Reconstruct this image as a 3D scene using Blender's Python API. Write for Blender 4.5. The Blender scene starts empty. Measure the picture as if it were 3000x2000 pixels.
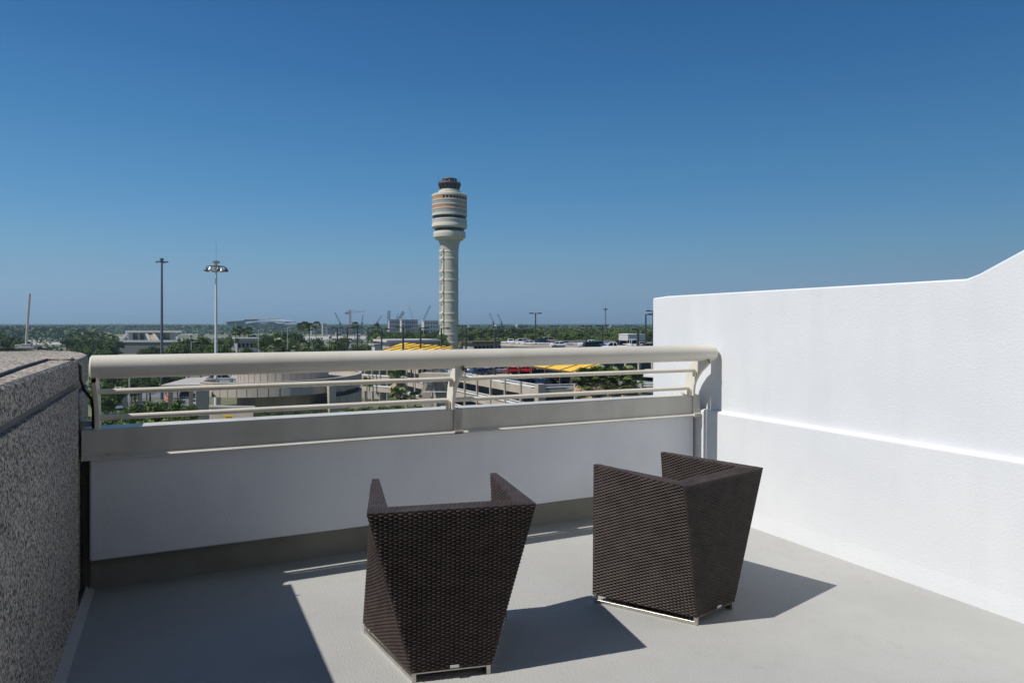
import bpy, math, random
import numpy as np
from mathutils import Vector, Matrix
PI = math.pi
rad = math.radians
sc = bpy.context.scene
C = sc.collection

# ------------------------------------------------------------------ camera, sky, sun, exposure
YAW = rad(25.853)
EYE = 1.45
cd = bpy.data.cameras.new('camera'); cam = bpy.data.objects.new('camera', cd); C.objects.link(cam)
cam.location = (0, 0, EYE); cam.rotation_euler = (rad(90), 0, -YAW)
cd.sensor_width = 36; cd.lens = 24.29; cd.shift_y = -0.01667
cd.clip_start = 0.05; cd.clip_end = 60000
sc.camera = cam

SUN_V = Vector((-0.8, -0.012, 1.0)).normalized()          # towards the sun
sun_el = math.asin(SUN_V.z); sun_az = math.atan2(SUN_V.x, SUN_V.y)
SKY_SAT = 1.15; SKY_TINT = (0.66, 0.95, 1.16, 1)
w = bpy.data.worlds.new('World'); sc.world = w; w.use_nodes = True
wn = w.node_tree.nodes; wl = w.node_tree.links
bg = wn['Background']; bg.inputs['Strength'].default_value = 0.078
sky = wn.new('ShaderNodeTexSky'); sky.sky_type = 'NISHITA'; sky.sun_disc = False
sky.sun_elevation = sun_el; sky.sun_rotation = sun_az
sky.altitude = 0; sky.air_density = 1.0; sky.dust_density = 0.3; sky.ozone_density = 1.2
hsv = wn.new('ShaderNodeHueSaturation'); hsv.inputs['Saturation'].default_value = SKY_SAT
tint = wn.new('ShaderNodeMixRGB'); tint.blend_type = 'MULTIPLY'; tint.inputs['Fac'].default_value = 1; tint.inputs['Color2'].default_value = SKY_TINT
wl.new(sky.outputs[0], hsv.inputs['Color']); wl.new(hsv.outputs[0], tint.inputs['Color1'])
# the air near the horizon is bluer and hazier than the clear-sky model: grade the low sky by elevation
RAMP = [(-0.05, (0.3106, 0.4767, 0.651)), (0.0, (0.3456, 0.5544, 0.7839)), (0.02, (0.3578, 0.5707, 0.8245)), (0.05, (0.3639, 0.5781, 0.8219)), (0.096, (0.2699, 0.5589, 0.8318)), (0.144, (0.1916, 0.4816, 0.8447)), (0.188, (0.1421, 0.4203, 0.7964)), (0.255, (0.0982, 0.3401, 0.7135)), (0.338, (0.0634, 0.2547, 0.6111)), (0.414, (0.0474, 0.2042, 0.5253)), (0.55, (0.0311, 0.1352, 0.3883))]
tcw = wn.new('ShaderNodeTexCoord'); sx = wn.new('ShaderNodeSeparateXYZ'); wl.new(tcw.outputs['Generated'], sx.inputs[0])
mrz = wn.new('ShaderNodeMapRange'); mrz.inputs['From Min'].default_value = -0.05; mrz.inputs['From Max'].default_value = 0.55; wl.new(sx.outputs['Z'], mrz.inputs['Value'])
crw = wn.new('ShaderNodeValToRGB'); wl.new(mrz.outputs[0], crw.inputs[0])
for i_, (p_, c_) in enumerate(RAMP):
    el_ = crw.color_ramp.elements[0] if i_ == 0 else (crw.color_ramp.elements[-1] if i_ == len(RAMP)-1 else crw.color_ramp.elements.new((p_+0.05)/0.6))
    el_.position = (p_+0.05)/0.6; el_.color = (*c_, 1)
dt = wn.new('ShaderNodeVectorMath'); dt.operation = 'DOT_PRODUCT'; wl.new(tcw.outputs['Generated'], dt.inputs[0]); dt.inputs[1].default_value = (math.cos(YAW), -math.sin(YAW), 0)
az = wn.new('ShaderNodeMapRange'); az.inputs['From Min'].default_value = -0.6; az.inputs['From Max'].default_value = 0.6; az.inputs['To Min'].default_value = 8.6; az.inputs['To Max'].default_value = 6.9
wl.new(dt.outputs['Value'], az.inputs['Value'])
scl = wn.new('ShaderNodeVectorMath'); scl.operation = 'SCALE'; wl.new(crw.outputs[0], scl.inputs[0]); wl.new(az.outputs[0], scl.inputs['Scale'])
fz = wn.new('ShaderNodeMapRange'); fz.interpolation_type = 'SMOOTHSTEP'; fz.inputs['From Min'].default_value = 0.42; fz.inputs['From Max'].default_value = 0.75; wl.new(sx.outputs['Z'], fz.inputs['Value'])
mxw = wn.new('ShaderNodeMixRGB'); wl.new(fz.outputs[0], mxw.inputs['Fac']); wl.new(scl.outputs[0], mxw.inputs['Color1']); wl.new(tint.outputs[0], mxw.inputs['Color2'])
wl.new(mxw.outputs[0], bg.inputs['Color'])
sd = bpy.data.lights.new('sun', 'SUN'); so = bpy.data.objects.new('sun', sd); C.objects.link(so)
sd.energy = 4.2; sd.angle = rad(0.5); sd.color = (1.0, 0.955, 0.89)
so.rotation_euler = SUN_V.to_track_quat('Z', 'Y').to_euler(); so.location = (-30, 0, 40)
sc.view_settings.view_transform = 'Standard'; sc.view_settings.look = 'None'
sc.view_settings.exposure = 0.0; sc.view_settings.gamma = 1
sc.render.engine = 'CYCLES'

# ------------------------------------------------------------------ placing helpers (photo pixels -> real points)
FP = 2024.2
fw = Vector((math.sin(YAW), math.cos(YAW), 0)); rt = Vector((math.cos(YAW), -math.sin(YAW), 0))
def ray(px, py): return fw + rt*((px-1500)/FP) + Vector((0, 0, (950-py)/FP))
def at(px, py, D): return Vector((0, 0, EYE)) + ray(px, py)*D
def on(px, py, z): d = ray(px, py); return Vector((0, 0, EYE)) + d*((z-EYE)/d.z)
GZ = -18.55
def gnd(px, D, z=GZ): p = at(px, 950, D); p.z = z; return p

# ------------------------------------------------------------------ materials
MATS = {}
def mat(name, col, rough=0.6, metal=0.0, col2=None, scale=5.0, detail=6, bump=0.0, bscale=None, spec=0.5,
        coords='Object', lo=0.35, hi=0.65, vary=0.0, stretch=None):
    m = bpy.data.materials.new(name); m.use_nodes = True; MATS[name] = m
    n = m.node_tree.nodes; l = m.node_tree.links; b = n['Principled BSDF']
    b.inputs['Base Color'].default_value = (*col, 1); b.inputs['Roughness'].default_value = rough
    b.inputs['Metallic'].default_value = metal; b.inputs['Specular IOR Level'].default_value = spec
    tc = n.new('ShaderNodeTexCoord'); src = tc.outputs[coords]
    if stretch:
        mp = n.new('ShaderNodeMapping'); mp.inputs['Scale'].default_value = stretch
        l.new(src, mp.inputs[0]); src = mp.outputs[0]
    out = None
    if col2:
        nz = n.new('ShaderNodeTexNoise'); nz.inputs['Scale'].default_value = scale; nz.inputs['Detail'].default_value = detail
        l.new(src, nz.inputs['Vector'])
        cr = n.new('ShaderNodeValToRGB'); cr.color_ramp.elements[0].position = lo; cr.color_ramp.elements[1].position = hi
        cr.color_ramp.elements[0].color = (*col, 1); cr.color_ramp.elements[1].color = (*col2, 1)
        l.new(nz.outputs[0], cr.inputs[0]); out = cr.outputs[0]
        l.new(out, b.inputs['Base Color'])
    if vary:
        oi = n.new('ShaderNodeObjectInfo'); hs = n.new('ShaderNodeHueSaturation')
        mr = n.new('ShaderNodeMapRange'); mr.inputs['To Min'].default_value = 1-vary; mr.inputs['To Max'].default_value = 1+vary
        l.new(oi.outputs['Random'], mr.inputs['Value']); l.new(mr.outputs[0], hs.inputs['Value'])
        if out: l.new(out, hs.inputs['Color'])
        else: hs.inputs['Color'].default_value = (*col, 1)
        l.new(hs.outputs[0], b.inputs['Base Color'])
    if bump:
        bn = n.new('ShaderNodeTexNoise'); bn.inputs['Scale'].default_value = bscale or scale; bn.inputs['Detail'].default_value = 4
        l.new(src, bn.inputs['Vector'])
        bp = n.new('ShaderNodeBump'); bp.inputs['Strength'].default_value = 1; bp.inputs['Distance'].default_value = bump
        l.new(bn.outputs[0], bp.inputs['Height']); l.new(bp.outputs[0], b.inputs['Normal'])
    return m

stucco = mat('white_stucco', (0.71, 0.73, 0.755), 0.85, col2=(0.745, 0.76, 0.775), scale=2.5, detail=8, bump=0.0016, bscale=80, coords='Object', spec=0.2)
def add_streaks(m, amount=0.10, col=(0.55, 0.56, 0.57)):
    """faint rain streaks running down a wall plus sparse specks"""
    n = m.node_tree.nodes; l = m.node_tree.links; b = n['Principled BSDF']
    prev = b.inputs['Base Color'].links[0].from_socket
    tc = n.new('ShaderNodeTexCoord'); mp = n.new('ShaderNodeMapping'); mp.inputs['Scale'].default_value = (5, 5, 0.35)
    l.new(tc.outputs['Object'], mp.inputs[0])
    nz = n.new('ShaderNodeTexNoise'); nz.inputs['Scale'].default_value = 1.6; nz.inputs['Detail'].default_value = 8
    l.new(mp.outputs[0], nz.inputs['Vector'])
    cr = n.new('ShaderNodeValToRGB'); cr.color_ramp.elements[0].position = 0.5; cr.color_ramp.elements[1].position = 0.75
    cr.color_ramp.elements[1].color = (amount*2, amount*2, amount*2, 1); l.new(nz.outputs[0], cr.inputs[0])
    vo = n.new('ShaderNodeTexVoronoi'); vo.inputs['Scale'].default_value = 1.7; l.new(tc.outputs['Object'], vo.inputs['Vector'])
    lt = n.new('ShaderNodeMath'); lt.operation = 'LESS_THAN'; lt.inputs[1].default_value = 0.012; l.new(vo.outputs['Distance'], lt.inputs[0])
    ml = n.new('ShaderNodeMath'); ml.operation = 'MULTIPLY'; ml.inputs[1].default_value = 0.6; l.new(lt.outputs[0], ml.inputs[0])
    mx = n.new('ShaderNodeMath'); mx.operation = 'MAXIMUM'; l.new(cr.outputs[0], mx.inputs[0]); l.new(ml.outputs[0], mx.inputs[1])
    mm = n.new('ShaderNodeMixRGB'); mm.inputs['Color2'].default_value = (*col, 1)
    l.new(mx.outputs[0], mm.inputs['Fac']); l.new(prev, mm.inputs['Color1']); l.new(mm.outputs[0], b.inputs['Base Color'])
add_streaks(stucco, 0.06)
panel_m = mat('painted_stucco_panel', (0.80, 0.82, 0.87), 0.85, col2=(0.84, 0.86, 0.90), scale=2.0, detail=8, bump=0.0016, bscale=60, spec=0.2)
floor_m = mat('grey_deck_coating', (0.40, 0.40, 0.385), 0.75, col2=(0.45, 0.45, 0.43), scale=1.1, detail=10, bump=0.003, bscale=85, spec=0.25)
add_streaks(floor_m, 0.05, (0.25, 0.22, 0.17))
def add_marks(m, scale, lo, hi, col, fac, detail=10, dist=0.0):
    n = m.node_tree.nodes; l = m.node_tree.links; b = n['Principled BSDF']; prev = b.inputs['Base Color'].links[0].from_socket
    tc = n.new('ShaderNodeTexCoord'); nz = n.new('ShaderNodeTexNoise'); nz.inputs['Scale'].default_value = scale; nz.inputs['Detail'].default_value = detail
    nz.inputs['Distortion'].default_value = dist; l.new(tc.outputs['Object'], nz.inputs['Vector'])
    cr = n.new('ShaderNodeValToRGB'); cr.color_ramp.elements[0].position = lo; cr.color_ramp.elements[1].position = hi
    cr.color_ramp.elements[1].color = (fac, fac, fac, 1); l.new(nz.outputs[0], cr.inputs[0])
    mm = n.new('ShaderNodeMixRGB'); mm.inputs['Color2'].default_value = (*col, 1); l.new(cr.outputs[0], mm.inputs['Fac']); l.new(prev, mm.inputs['Color1']); l.new(mm.outputs[0], b.inputs['Base Color'])
add_marks(floor_m, 0.9, 0.52, 0.62, (0.33, 0.325, 0.31), 0.08, 12, 0.8)
add_marks(floor_m, 7.0, 0.66, 0.72, (0.26, 0.245, 0.21), 0.15, 6)
add_marks(floor_m, 160, 0.55, 0.75, (0.20, 0.20, 0.20), 0.30, 2)
add_marks(panel_m, 1.4, 0.5, 0.7, (0.55, 0.56, 0.58), 0.3, 10)
base_m = mat('grey_base_band', (0.26, 0.255, 0.22), 0.85, col2=(0.33, 0.325, 0.28), scale=3, bump=0.003, bscale=60, spec=0.15)
facade_m = mat('pale_facade', (0.42, 0.42, 0.43), 0.8, col2=(0.48, 0.48, 0.49), scale=1.5)
cream = mat('cream_paint', (0.70, 0.655, 0.56), 0.38, col2=(0.76, 0.715, 0.62), scale=3, detail=4, bump=0.0006, bscale=20)
coping_m0 = None
coping_m = mat('cream_metal_coping', (0.58, 0.56, 0.51), 0.42, col2=(0.63, 0.61, 0.56), scale=2.5, detail=8, stretch=(3, 3, 0.3))
add_marks(coping_m, 3.0, 0.55, 0.72, (0.36, 0.32, 0.26), 0.35, 10)
add_marks(cream, 2.2, 0.55, 0.75, (0.52, 0.46, 0.36), 0.35, 10)
steel = mat('brushed_steel', (0.62, 0.60, 0.55), 0.32, metal=0.85, col2=(0.5, 0.48, 0.44), scale=40)
gap_m = mat('brown_gap', (0.10, 0.088, 0.075), 0.9)
dark_gap = mat('dark_recess', (0.035, 0.033, 0.03), 0.9)
stain_m = mat('stained_joint_metal', (0.34, 0.30, 0.25), 0.6, col2=(0.52, 0.49, 0.44), scale=6, detail=8, stretch=(5, 5, 0.6))
cable_m = mat('black_cable', (0.03, 0.03, 0.033), 0.6)
alum = mat('aluminium', (0.55, 0.55, 0.56), 0.45, metal=0.5, col2=(0.65, 0.64, 0.62), scale=12)
reglet = mat('sealant_and_shade_grey', (0.13, 0.128, 0.125), 0.8, col2=(0.17, 0.165, 0.16), scale=6)

def aggregate():
    m = bpy.data.materials.new('exposed_aggregate'); m.use_nodes = True
    n = m.node_tree.nodes; l = m.node_tree.links; b = n['Principled BSDF']; b.inputs['Roughness'].default_value = 0.8
    b.inputs['Specular IOR Level'].default_value = 0.25
    tc = n.new('ShaderNodeTexCoord')
    vo = n.new('ShaderNodeTexVoronoi'); vo.inputs['Scale'].default_value = 125; l.new(tc.outputs['Object'], vo.inputs['Vector'])
    nz = n.new('ShaderNodeTexNoise'); nz.inputs['Scale'].default_value = 95; nz.inputs['Detail'].default_value = 5; l.new(tc.outputs['Object'], nz.inputs['Vector'])
    sep = n.new('ShaderNodeSeparateColor'); l.new(vo.outputs['Color'], sep.inputs[0])
    mx = n.new('ShaderNodeMath'); mx.operation = 'MULTIPLY_ADD'; l.new(sep.outputs[0], mx.inputs[0]); mx.inputs[1].default_value = 0.55
    l.new(nz.outputs[0], mx.inputs[2])
    cr = n.new('ShaderNodeValToRGB'); e = cr.color_ramp.elements
    e[0].position = 0.5; e[0].color = (0.05, 0.046, 0.042, 1); e[1].position = 0.98; e[1].color = (0.78, 0.71, 0.62, 1)
    k = e.new(0.68); k.color = (0.29, 0.265, 0.235, 1)
    l.new(mx.outputs[0], cr.inputs[0])
    # broad rusty weathering
    n2 = n.new('ShaderNodeTexNoise'); n2.inputs['Scale'].default_value = 1.4; n2.inputs['Detail'].default_value = 6; l.new(tc.outputs['Object'], n2.inputs['Vector'])
    c2 = n.new('ShaderNodeValToRGB'); c2.color_ramp.elements[0].position = 0.3; c2.color_ramp.elements[1].position = 0.7
    c2.color_ramp.elements[0].color = (0.75, 0.74, 0.75, 1); c2.color_ramp.elements[1].color = (1.0, 0.96, 0.9, 1); l.new(n2.outputs[0], c2.inputs[0])
    mm = n.new('ShaderNodeMixRGB'); mm.blend_type = 'MULTIPLY'; mm.inputs['Fac'].default_value = 1
    l.new(cr.outputs[0], mm.inputs['Color1']); l.new(c2.outputs[0], mm.inputs['Color2']); l.new(mm.outputs[0], b.inputs['Base Color'])
    bp = n.new('ShaderNodeBump'); bp.inputs['Distance'].default_value = 0.008; l.new(mx.outputs[0], bp.inputs['Height']); l.new(bp.outputs[0], b.inputs['Normal'])
    return m
agg = aggregate()

rattan = mat('brown_rattan', (0.038, 0.027, 0.024), 0.48, col2=(0.060, 0.044, 0.039), scale=14, detail=6, spec=0.32)
tower_c = mat('tower_concrete', (0.45, 0.43, 0.35), 0.8, col2=(0.53, 0.505, 0.42), scale=0.25, detail=8)
tower_g = mat('tower_grey_band', (0.30, 0.31, 0.27), 0.8, col2=(0.36, 0.37, 0.32), scale=0.3)
tower_o = mat('tower_orange_band', (0.44, 0.22, 0.13), 0.8, col2=(0.51, 0.27, 0.165), scale=0.3)
tower_w = mat('tower_white_ring', (0.60, 0.565, 0.465), 0.7)
dkglass = mat('dark_glass', (0.012, 0.013, 0.016), 0.25, spec=0.25)
conc = mat('beige_concrete', (0.40, 0.345, 0.28), 0.85, col2=(0.50, 0.435, 0.36), scale=0.35, detail=8)
conc_g = mat('grey_concrete', (0.30, 0.29, 0.27), 0.85, col2=(0.38, 0.365, 0.34), scale=0.4, detail=8)
deck_m = mat('parking_deck', (0.40, 0.35, 0.30), 0.85, col2=(0.50, 0.44, 0.38), scale=0.15, detail=8)
white_p = mat('white_paint', (0.78, 0.78, 0.76), 0.5)
yellow_m = mat('yellow_canopy', (0.85, 0.50, 0.035), 0.55, col2=(0.90, 0.56, 0.06), scale=0.4)
brownrib = mat('brown_rib', (0.12, 0.08, 0.04), 0.7)
asphalt = mat('asphalt', (0.13, 0.135, 0.145), 0.85, col2=(0.18, 0.185, 0.195), scale=0.05, detail=8)
lightroad = mat('pale_road', (0.42, 0.39, 0.36), 0.85, col2=(0.50, 0.47, 0.43), scale=0.05, detail=8)
cab_m = mat('cab_brown_metal', (0.085, 0.062, 0.065), 0.5)
polem = mat('dark_pole_paint', (0.035, 0.045, 0.045), 0.5)
mast_dark = mat('dark_mast_steel', (0.12, 0.14, 0.17), 0.5)
mast_white = mat('white_mast_steel', (0.72, 0.74, 0.76), 0.4)
trunk_m = mat('bark', (0.14, 0.11, 0.08), 0.9, col2=(0.22, 0.18, 0.14), scale=3)
leaf_oak = mat('oak_leaves', (0.050, 0.090, 0.024), 0.6, col2=(0.14, 0.19, 0.05), scale=0.9, detail=4, vary=0.35, spec=0.3)
leaf_lite = mat('bright_leaves', (0.09, 0.155, 0.03), 0.55, col2=(0.19, 0.26, 0.06), scale=1.2, vary=0.25, spec=0.3)
leaf_palm = mat('palm_leaves', (0.08, 0.13, 0.03), 0.45, col2=(0.17, 0.21, 0.06), scale=1.0, vary=0.25)
leaf_dead = mat('dead_palm_leaves', (0.34, 0.23, 0.12), 0.8, col2=(0.48, 0.36, 0.21), scale=2)
forest_m = mat('forest_leaves', (0.045, 0.078, 0.028), 0.7, col2=(0.11, 0.155, 0.055), scale=0.02, detail=8, spec=0.2)
far_wall = mat('far_wall', (0.52, 0.51, 0.49), 0.7)
far_grey = mat('far_grey_wall', (0.30, 0.29, 0.33), 0.7, col2=(0.36, 0.35, 0.38), scale=0.05)
far_teal = mat('teal_glass', (0.06, 0.22, 0.24), 0.3)
crane_r = mat('red_crane_paint', (0.42, 0.16, 0.10), 0.6)
crane_d = mat('dark_crane_paint', (0.10, 0.14, 0.17), 0.6)
orange_m = mat('orange_plastic', (0.75, 0.22, 0.08), 0.5)
grass_m = mat('ground_cover', (0.085, 0.105, 0.045), 0.95, col2=(0.24, 0.225, 0.13), scale=0.012, detail=10, bump=0.2, bscale=0.4)
tyre = mat('tyre_rubber', (0.02, 0.02, 0.02), 0.8)
chrome = mat('wheel_metal', (0.5, 0.5, 0.5), 0.35, metal=0.8)

# ------------------------------------------------------------------ mesh helpers
def empty(name, loc, rz=0):
    o = bpy.data.objects.new(name, None); C.objects.link(o); o.location = loc; o.rotation_euler = (0, 0, rz); o.empty_display_size = 0.2
    return o
def tag(o, label, cat, group=None):
    o['label'] = label; o['category'] = cat
    if group: o['group'] = group
    elif 'group' in o: del o['group']
    return o
def setting(o, kind='structure'): o['kind'] = kind; return o
class MB:
    def __init__(s): s.v = []; s.f = []; s.mi = []; s.cur = 0
    def face(s, pts):
        i = len(s.v); s.v += [tuple(p) for p in pts]; s.f.append(tuple(range(i, i+len(pts)))); s.mi.append(s.cur); return s
    def box(s, x0, x1, y0, y1, z0, z1):
        i = len(s.v)
        s.v += [(x0,y0,z0),(x1,y0,z0),(x1,y1,z0),(x0,y1,z0),(x0,y0,z1),(x1,y0,z1),(x1,y1,z1),(x0,y1,z1)]
        for q in ((0,3,2,1),(4,5,6,7),(0,1,5,4),(1,2,6,5),(2,3,7,6),(3,0,4,7)): s.f.append(tuple(i+k for k in q)); s.mi.append(s.cur)
        return s
    def prism(s, poly, z0, z1):           # poly: list of (x,y) counter-clockwise
        i = len(s.v); n = len(poly)
        s.v += [(p[0], p[1], z0) for p in poly] + [(p[0], p[1], z1) for p in poly]
        s.f.append(tuple(i+n-1-k for k in range(n))); s.f.append(tuple(i+n+k for k in range(n))); s.mi += [s.cur]*2
        for k in range(n): s.f.append((i+k, i+(k+1)%n, i+n+(k+1)%n, i+n+k)); s.mi.append(s.cur)
        return s
    def extr(s, poly, axis, a, b):        # poly in the other two axes
        i = len(s.v); n = len(poly)
        def mk(p, t):
            return (t, p[0], p[1]) if axis == 'x' else ((p[0], t, p[1]) if axis == 'y' else (p[0], p[1], t))
        s.v += [mk(p, a) for p in poly] + [mk(p, b) for p in poly]
        s.f.append(tuple(i+n-1-k for k in range(n))); s.f.append(tuple(i+n+k for k in range(n))); s.mi += [s.cur]*2
        for k in range(n): s.f.append((i+k, i+(k+1)%n, i+n+(k+1)%n, i+n+k)); s.mi.append(s.cur)
        return s
    def bar(s, p, q, wd, ht=None, up=Vector((0,0,1))):   # rectangular beam
        p = Vector(p); q = Vector(q); ht = ht or wd; d = (q-p).normalized()
        if abs(d.dot(up)) > 0.98: up = Vector((1, 0, 0))
        a = d.cross(up).normalized()*wd/2; b = a.cross(d).normalized()*ht/2
        i = len(s.v)
        for c in (p, q): s.v += [tuple(c-a-b), tuple(c+a-b), tuple(c+a+b), tuple(c-a+b)]
        for qd in ((0,1,2,3),(7,6,5,4),(0,4,5,1),(1,5,6,2),(2,6,7,3),(3,7,4,0)): s.f.append(tuple(i+k for k in qd)); s.mi.append(s.cur)
        return s
    def tube(s, pts, r, n=12, caps=True):
        pts = [Vector(p) for p in pts]; rr = r if isinstance(r, (list, tuple)) else [r]*len(pts)
        i0 = len(s.v); prev = None
        for k, p in enumerate(pts):
            d = (pts[min(k+1, len(pts)-1)]-pts[max(k-1, 0)]).normalized()
            if prev is None:
                up = Vector((0,0,1)) if abs(d.z) < 0.9 else Vector((1,0,0)); a = d.cross(up).normalized()
            else: a = (prev - d*prev.dot(d)).normalized()
            prev = a; b = d.cross(a)
            for j in range(n): t = 2*PI*j/n; s.v.append(tuple(p + (a*math.cos(t)+b*math.sin(t))*rr[k]))
        for k in range(len(pts)-1):
            for j in range(n):
                s.f.append((i0+k*n+j, i0+k*n+(j+1)%n, i0+(k+1)*n+(j+1)%n, i0+(k+1)*n+j)); s.mi.append(s.cur)
        if caps:
            s.f.append(tuple(i0+n-1-j for j in range(n))); s.f.append(tuple(i0+(len(pts)-1)*n+j for j in range(n))); s.mi += [s.cur]*2
        return s
    def lathe(s, prof, cx=0, cy=0, n=48):
        i0 = len(s.v)
        for r, z in prof:
            for j in range(n): t = 2*PI*j/n; s.v.append((cx+r*math.cos(t), cy+r*math.sin(t), z))
        for k in range(len(prof)-1):
            for j in range(n):
                s.f.append((i0+k*n+j, i0+k*n+(j+1)%n, i0+(k+1)*n+(j+1)%n, i0+(k+1)*n+j)); s.mi.append(s.cur)
        s.f.append(tuple(i0+n-1-j for j in range(n))); s.f.append(tuple(i0+(len(prof)-1)*n+j for j in range(n))); s.mi += [s.cur]*2
        return s
    def build(s, name, m, parent=None, world=False, smooth=False, bevel=0, bseg=2, col=True):
        me = bpy.data.meshes.new(name)
        v = s.v
        if parent and world: L = parent.location; v = [(a-L.x, b-L.y, c-L.z) for a, b, c in v]
        me.from_pydata(v, [], s.f); me.update()
        for k in (m if isinstance(m, list) else [m]): me.materials.append(k)
        if isinstance(m, list): me.polygons.foreach_set('material_index', s.mi)
        if smooth:
            me.polygons.foreach_set('use_smooth', [True]*len(me.polygons))
            me.set_sharp_from_angle(angle=rad(38))
        o = bpy.data.objects.new(name, me); C.objects.link(o)
        if parent: o.parent = parent
        if bevel:
            b = o.modifiers.new('bevel', 'BEVEL'); b.width = bevel; b.segments = bseg; b.limit_method = 'ANGLE'
            me.polygons.foreach_set('use_smooth', [True]*len(me.polygons))
            wn_ = o.modifiers.new('wn', 'WEIGHTED_NORMAL')
        return o
KIDS = {}
def copy_tree(root, loc, rz=0, scale=None, lab=None):
    r = root.copy(); C.objects.link(r); r.location = loc; r.rotation_euler = (0, 0, rz)
    if scale: r.scale = scale
    def rec(a, b):
        for ch in list(a.children):
            c = ch.copy(); C.objects.link(c); c.parent = b; rec(ch, c)
    rec(root, r)
    if lab: r['label'] = lab
    return r

# ================================================================== TERRACE
XL = -0.44         # inner face of the concrete wall on the left
XR = 3.70          # face of the thick foot of the white wall
o = MB().box(-0.47, 3.8, -3.0, 4.402, -0.25, 0).build('terrace_floor', floor_m); setting(o)
# hotel block below the terrace
hb = MB().box(-3.0, 5.5, -8.0, 4.44, GZ, -0.26).build('hotel_wall', conc); tag(hb, 'beige wall of the building that carries the terrace', 'building')

# the building rises behind the viewer (it shades the terrace from half of the sky)
hf = empty('hotel_facade', (1.5, -1.6, 0)); tag(hf, 'tall beige building front with a glass door behind the terrace', 'building')
MB().box(-9, 0.6, -4, -1.6, -0.2, 16).box(2.6, 12, -4, -1.6, -0.2, 16).box(0.6, 2.6, -4, -1.6, 2.3, 16).build('wall', facade_m, hf, True)
MB().box(0.6, 2.6, -1.9, -1.8, 0, 2.3).build('glass_door', dkglass, hf, True)
MB().box(0.6, 0.66, -1.85, -1.7, 0, 2.3).box(2.54, 2.6, -1.85, -1.7, 0, 2.3).box(0.66, 2.54, -1.85, -1.7, 2.24, 2.3).build('door_frame', mast_dark, hf, True)
# concrete wall on the left
wl_ = empty('concrete_wall', (-1.3, 0, 0)); tag(wl_, 'thick pebbled concrete wall along the left side of the terrace', 'wall')
def wallprof(x0, x1, top, groove=1.152, gh=0.017, gd=0.035, r=0.012):
    return [(x0, -0.2), (x1, -0.2), (x1, groove-gh), (x1-gd, groove-gh+0.006), (x1-gd, groove+gh-0.006), (x1, groove+gh), (x1, top-r), (x1-r, top), (x0, top)]
a_ = MB().extr(wallprof(-2.3, XL, 1.279), 'y', -1.6, 4.0).build('wall_block', agg, wl_, True)
# second block: a little set back, with a rounded far corner
poly = [(-2.3, 4.018), (-0.462, 4.018), (-0.472, 4.6), (-0.49, 4.93), (-0.54, 5.22), (-0.62, 5.48), (-0.78, 5.68), (-2.3, 5.80)]
b_ = MB().prism(poly, 1.1, 1.268).build('wall_end_block', agg, wl_, True, bevel=0.018)
MB().prism([(p[0], p[1]) for p in poly], -18, 1.08).build('wall_end_block', agg, wl_, True, bevel=0.012)
MB().box(-2.2, -0.50, 3.95, 4.6, 1.05, 1.13).build('joint_filler', reglet, wl_, True)
MB().box(-2.2, -0.475, 3.99, 4.03, 0.0, 1.262).build('joint_filler', dark_gap, wl_, True)
MB().extr([(XL-0.032, 1.137), (XL-0.014, 1.139), (XL-0.012, 1.164), (XL-0.032, 1.167)], 'y', -3.0, 3.99).build('sealant_strip', reglet, wl_, True)
MB().extr([(XL, 0.0), (XL+0.034, 0.0), (XL+0.026, 0.012), (XL, 0.045)], 'y', -3.0, 4.385).build('floor_cove', floor_m, wl_, True)
# lightning rod on the wall
rodp = on(77, 1021, 1.281)
rd = empty('lightning_rod', (rodp.x, rodp.y, 1.279)); tag(rd, 'thin metal rod standing upright on a small bracket on top of the concrete wall', 'lightning rod')
MB().tube([(0,0,0.02),(0.008,0,0.2),(0.020,0,0.385)], [0.0085,0.008,0.0075], 10).build('rod', alum, rd, smooth=True)
MB().box(-0.05,0.05,-0.03,0.03,0,0.014).box(-0.03,0.03,-0.02,0.02,0.014,0.034).box(-0.065,-0.035,-0.012,0.012,0,0.03).box(0.035,0.065,-0.012,0.012,0,0.03).build('bracket', alum, rd, bevel=0.003)
# conductor cables and one drawn-in shadow line
cb = MB().tube([(-2.2, 5.18, 1.276), (rodp.x-0.3, rodp.y+0.05, 1.274), (rodp.x, rodp.y, 1.288), (rodp.x+0.12, rodp.y+0.03, 1.275)], 0.006, 8).build('roof_cable', cable_m, smooth=True)
tag(cb, 'thin dark cable lying along the far edge of the concrete wall top', 'cable')
pts = [on(-30, 1108, 1.285), on(60, 1076, 1.285), on(137, 1053, 1.285), on(216, 1053, 1.285)]  # thin dark tube laid along a shadow line on the wall top
cb = MB().tube(pts, 0.0055, 8).build('shadow_line', cable_m, smooth=True); tag(cb, 'dark shadow line, drawn as a thin tube, diagonally across the sunny concrete wall top', 'cable')
pts = [(-0.50, 4.30, 1.27), (-0.452, 4.18, 1.235), (-0.443, 4.14, 1.16), (-0.43, 4.16, 1.11), (-0.405, 4.22, 1.06), (-0.40, 4.25, 1.0), (-0.40, 4.26, 0.90)]
cb = MB().tube(pts, 0.007, 8).build('drop_cable', cable_m, smooth=True); tag(cb, 'black cable hanging down beside the left end post of the railing', 'cable')
pc = empty('conduit_elbow', (-0.44, 4.33, 0.905)); tag(pc, 'small metal conduit elbow lying on the coping beside the concrete wall', 'conduit')
MB().tube([(0,0.0,0.012),(0.04,-0.03,0.014),(0.07,-0.05,0.02)], 0.012, 10).build('pipe', alum, pc, smooth=True)
MB().box(-0.02,0.03,-0.03,0.02,0,0.03).build('clip', steel, pc, bevel=0.003)

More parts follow.
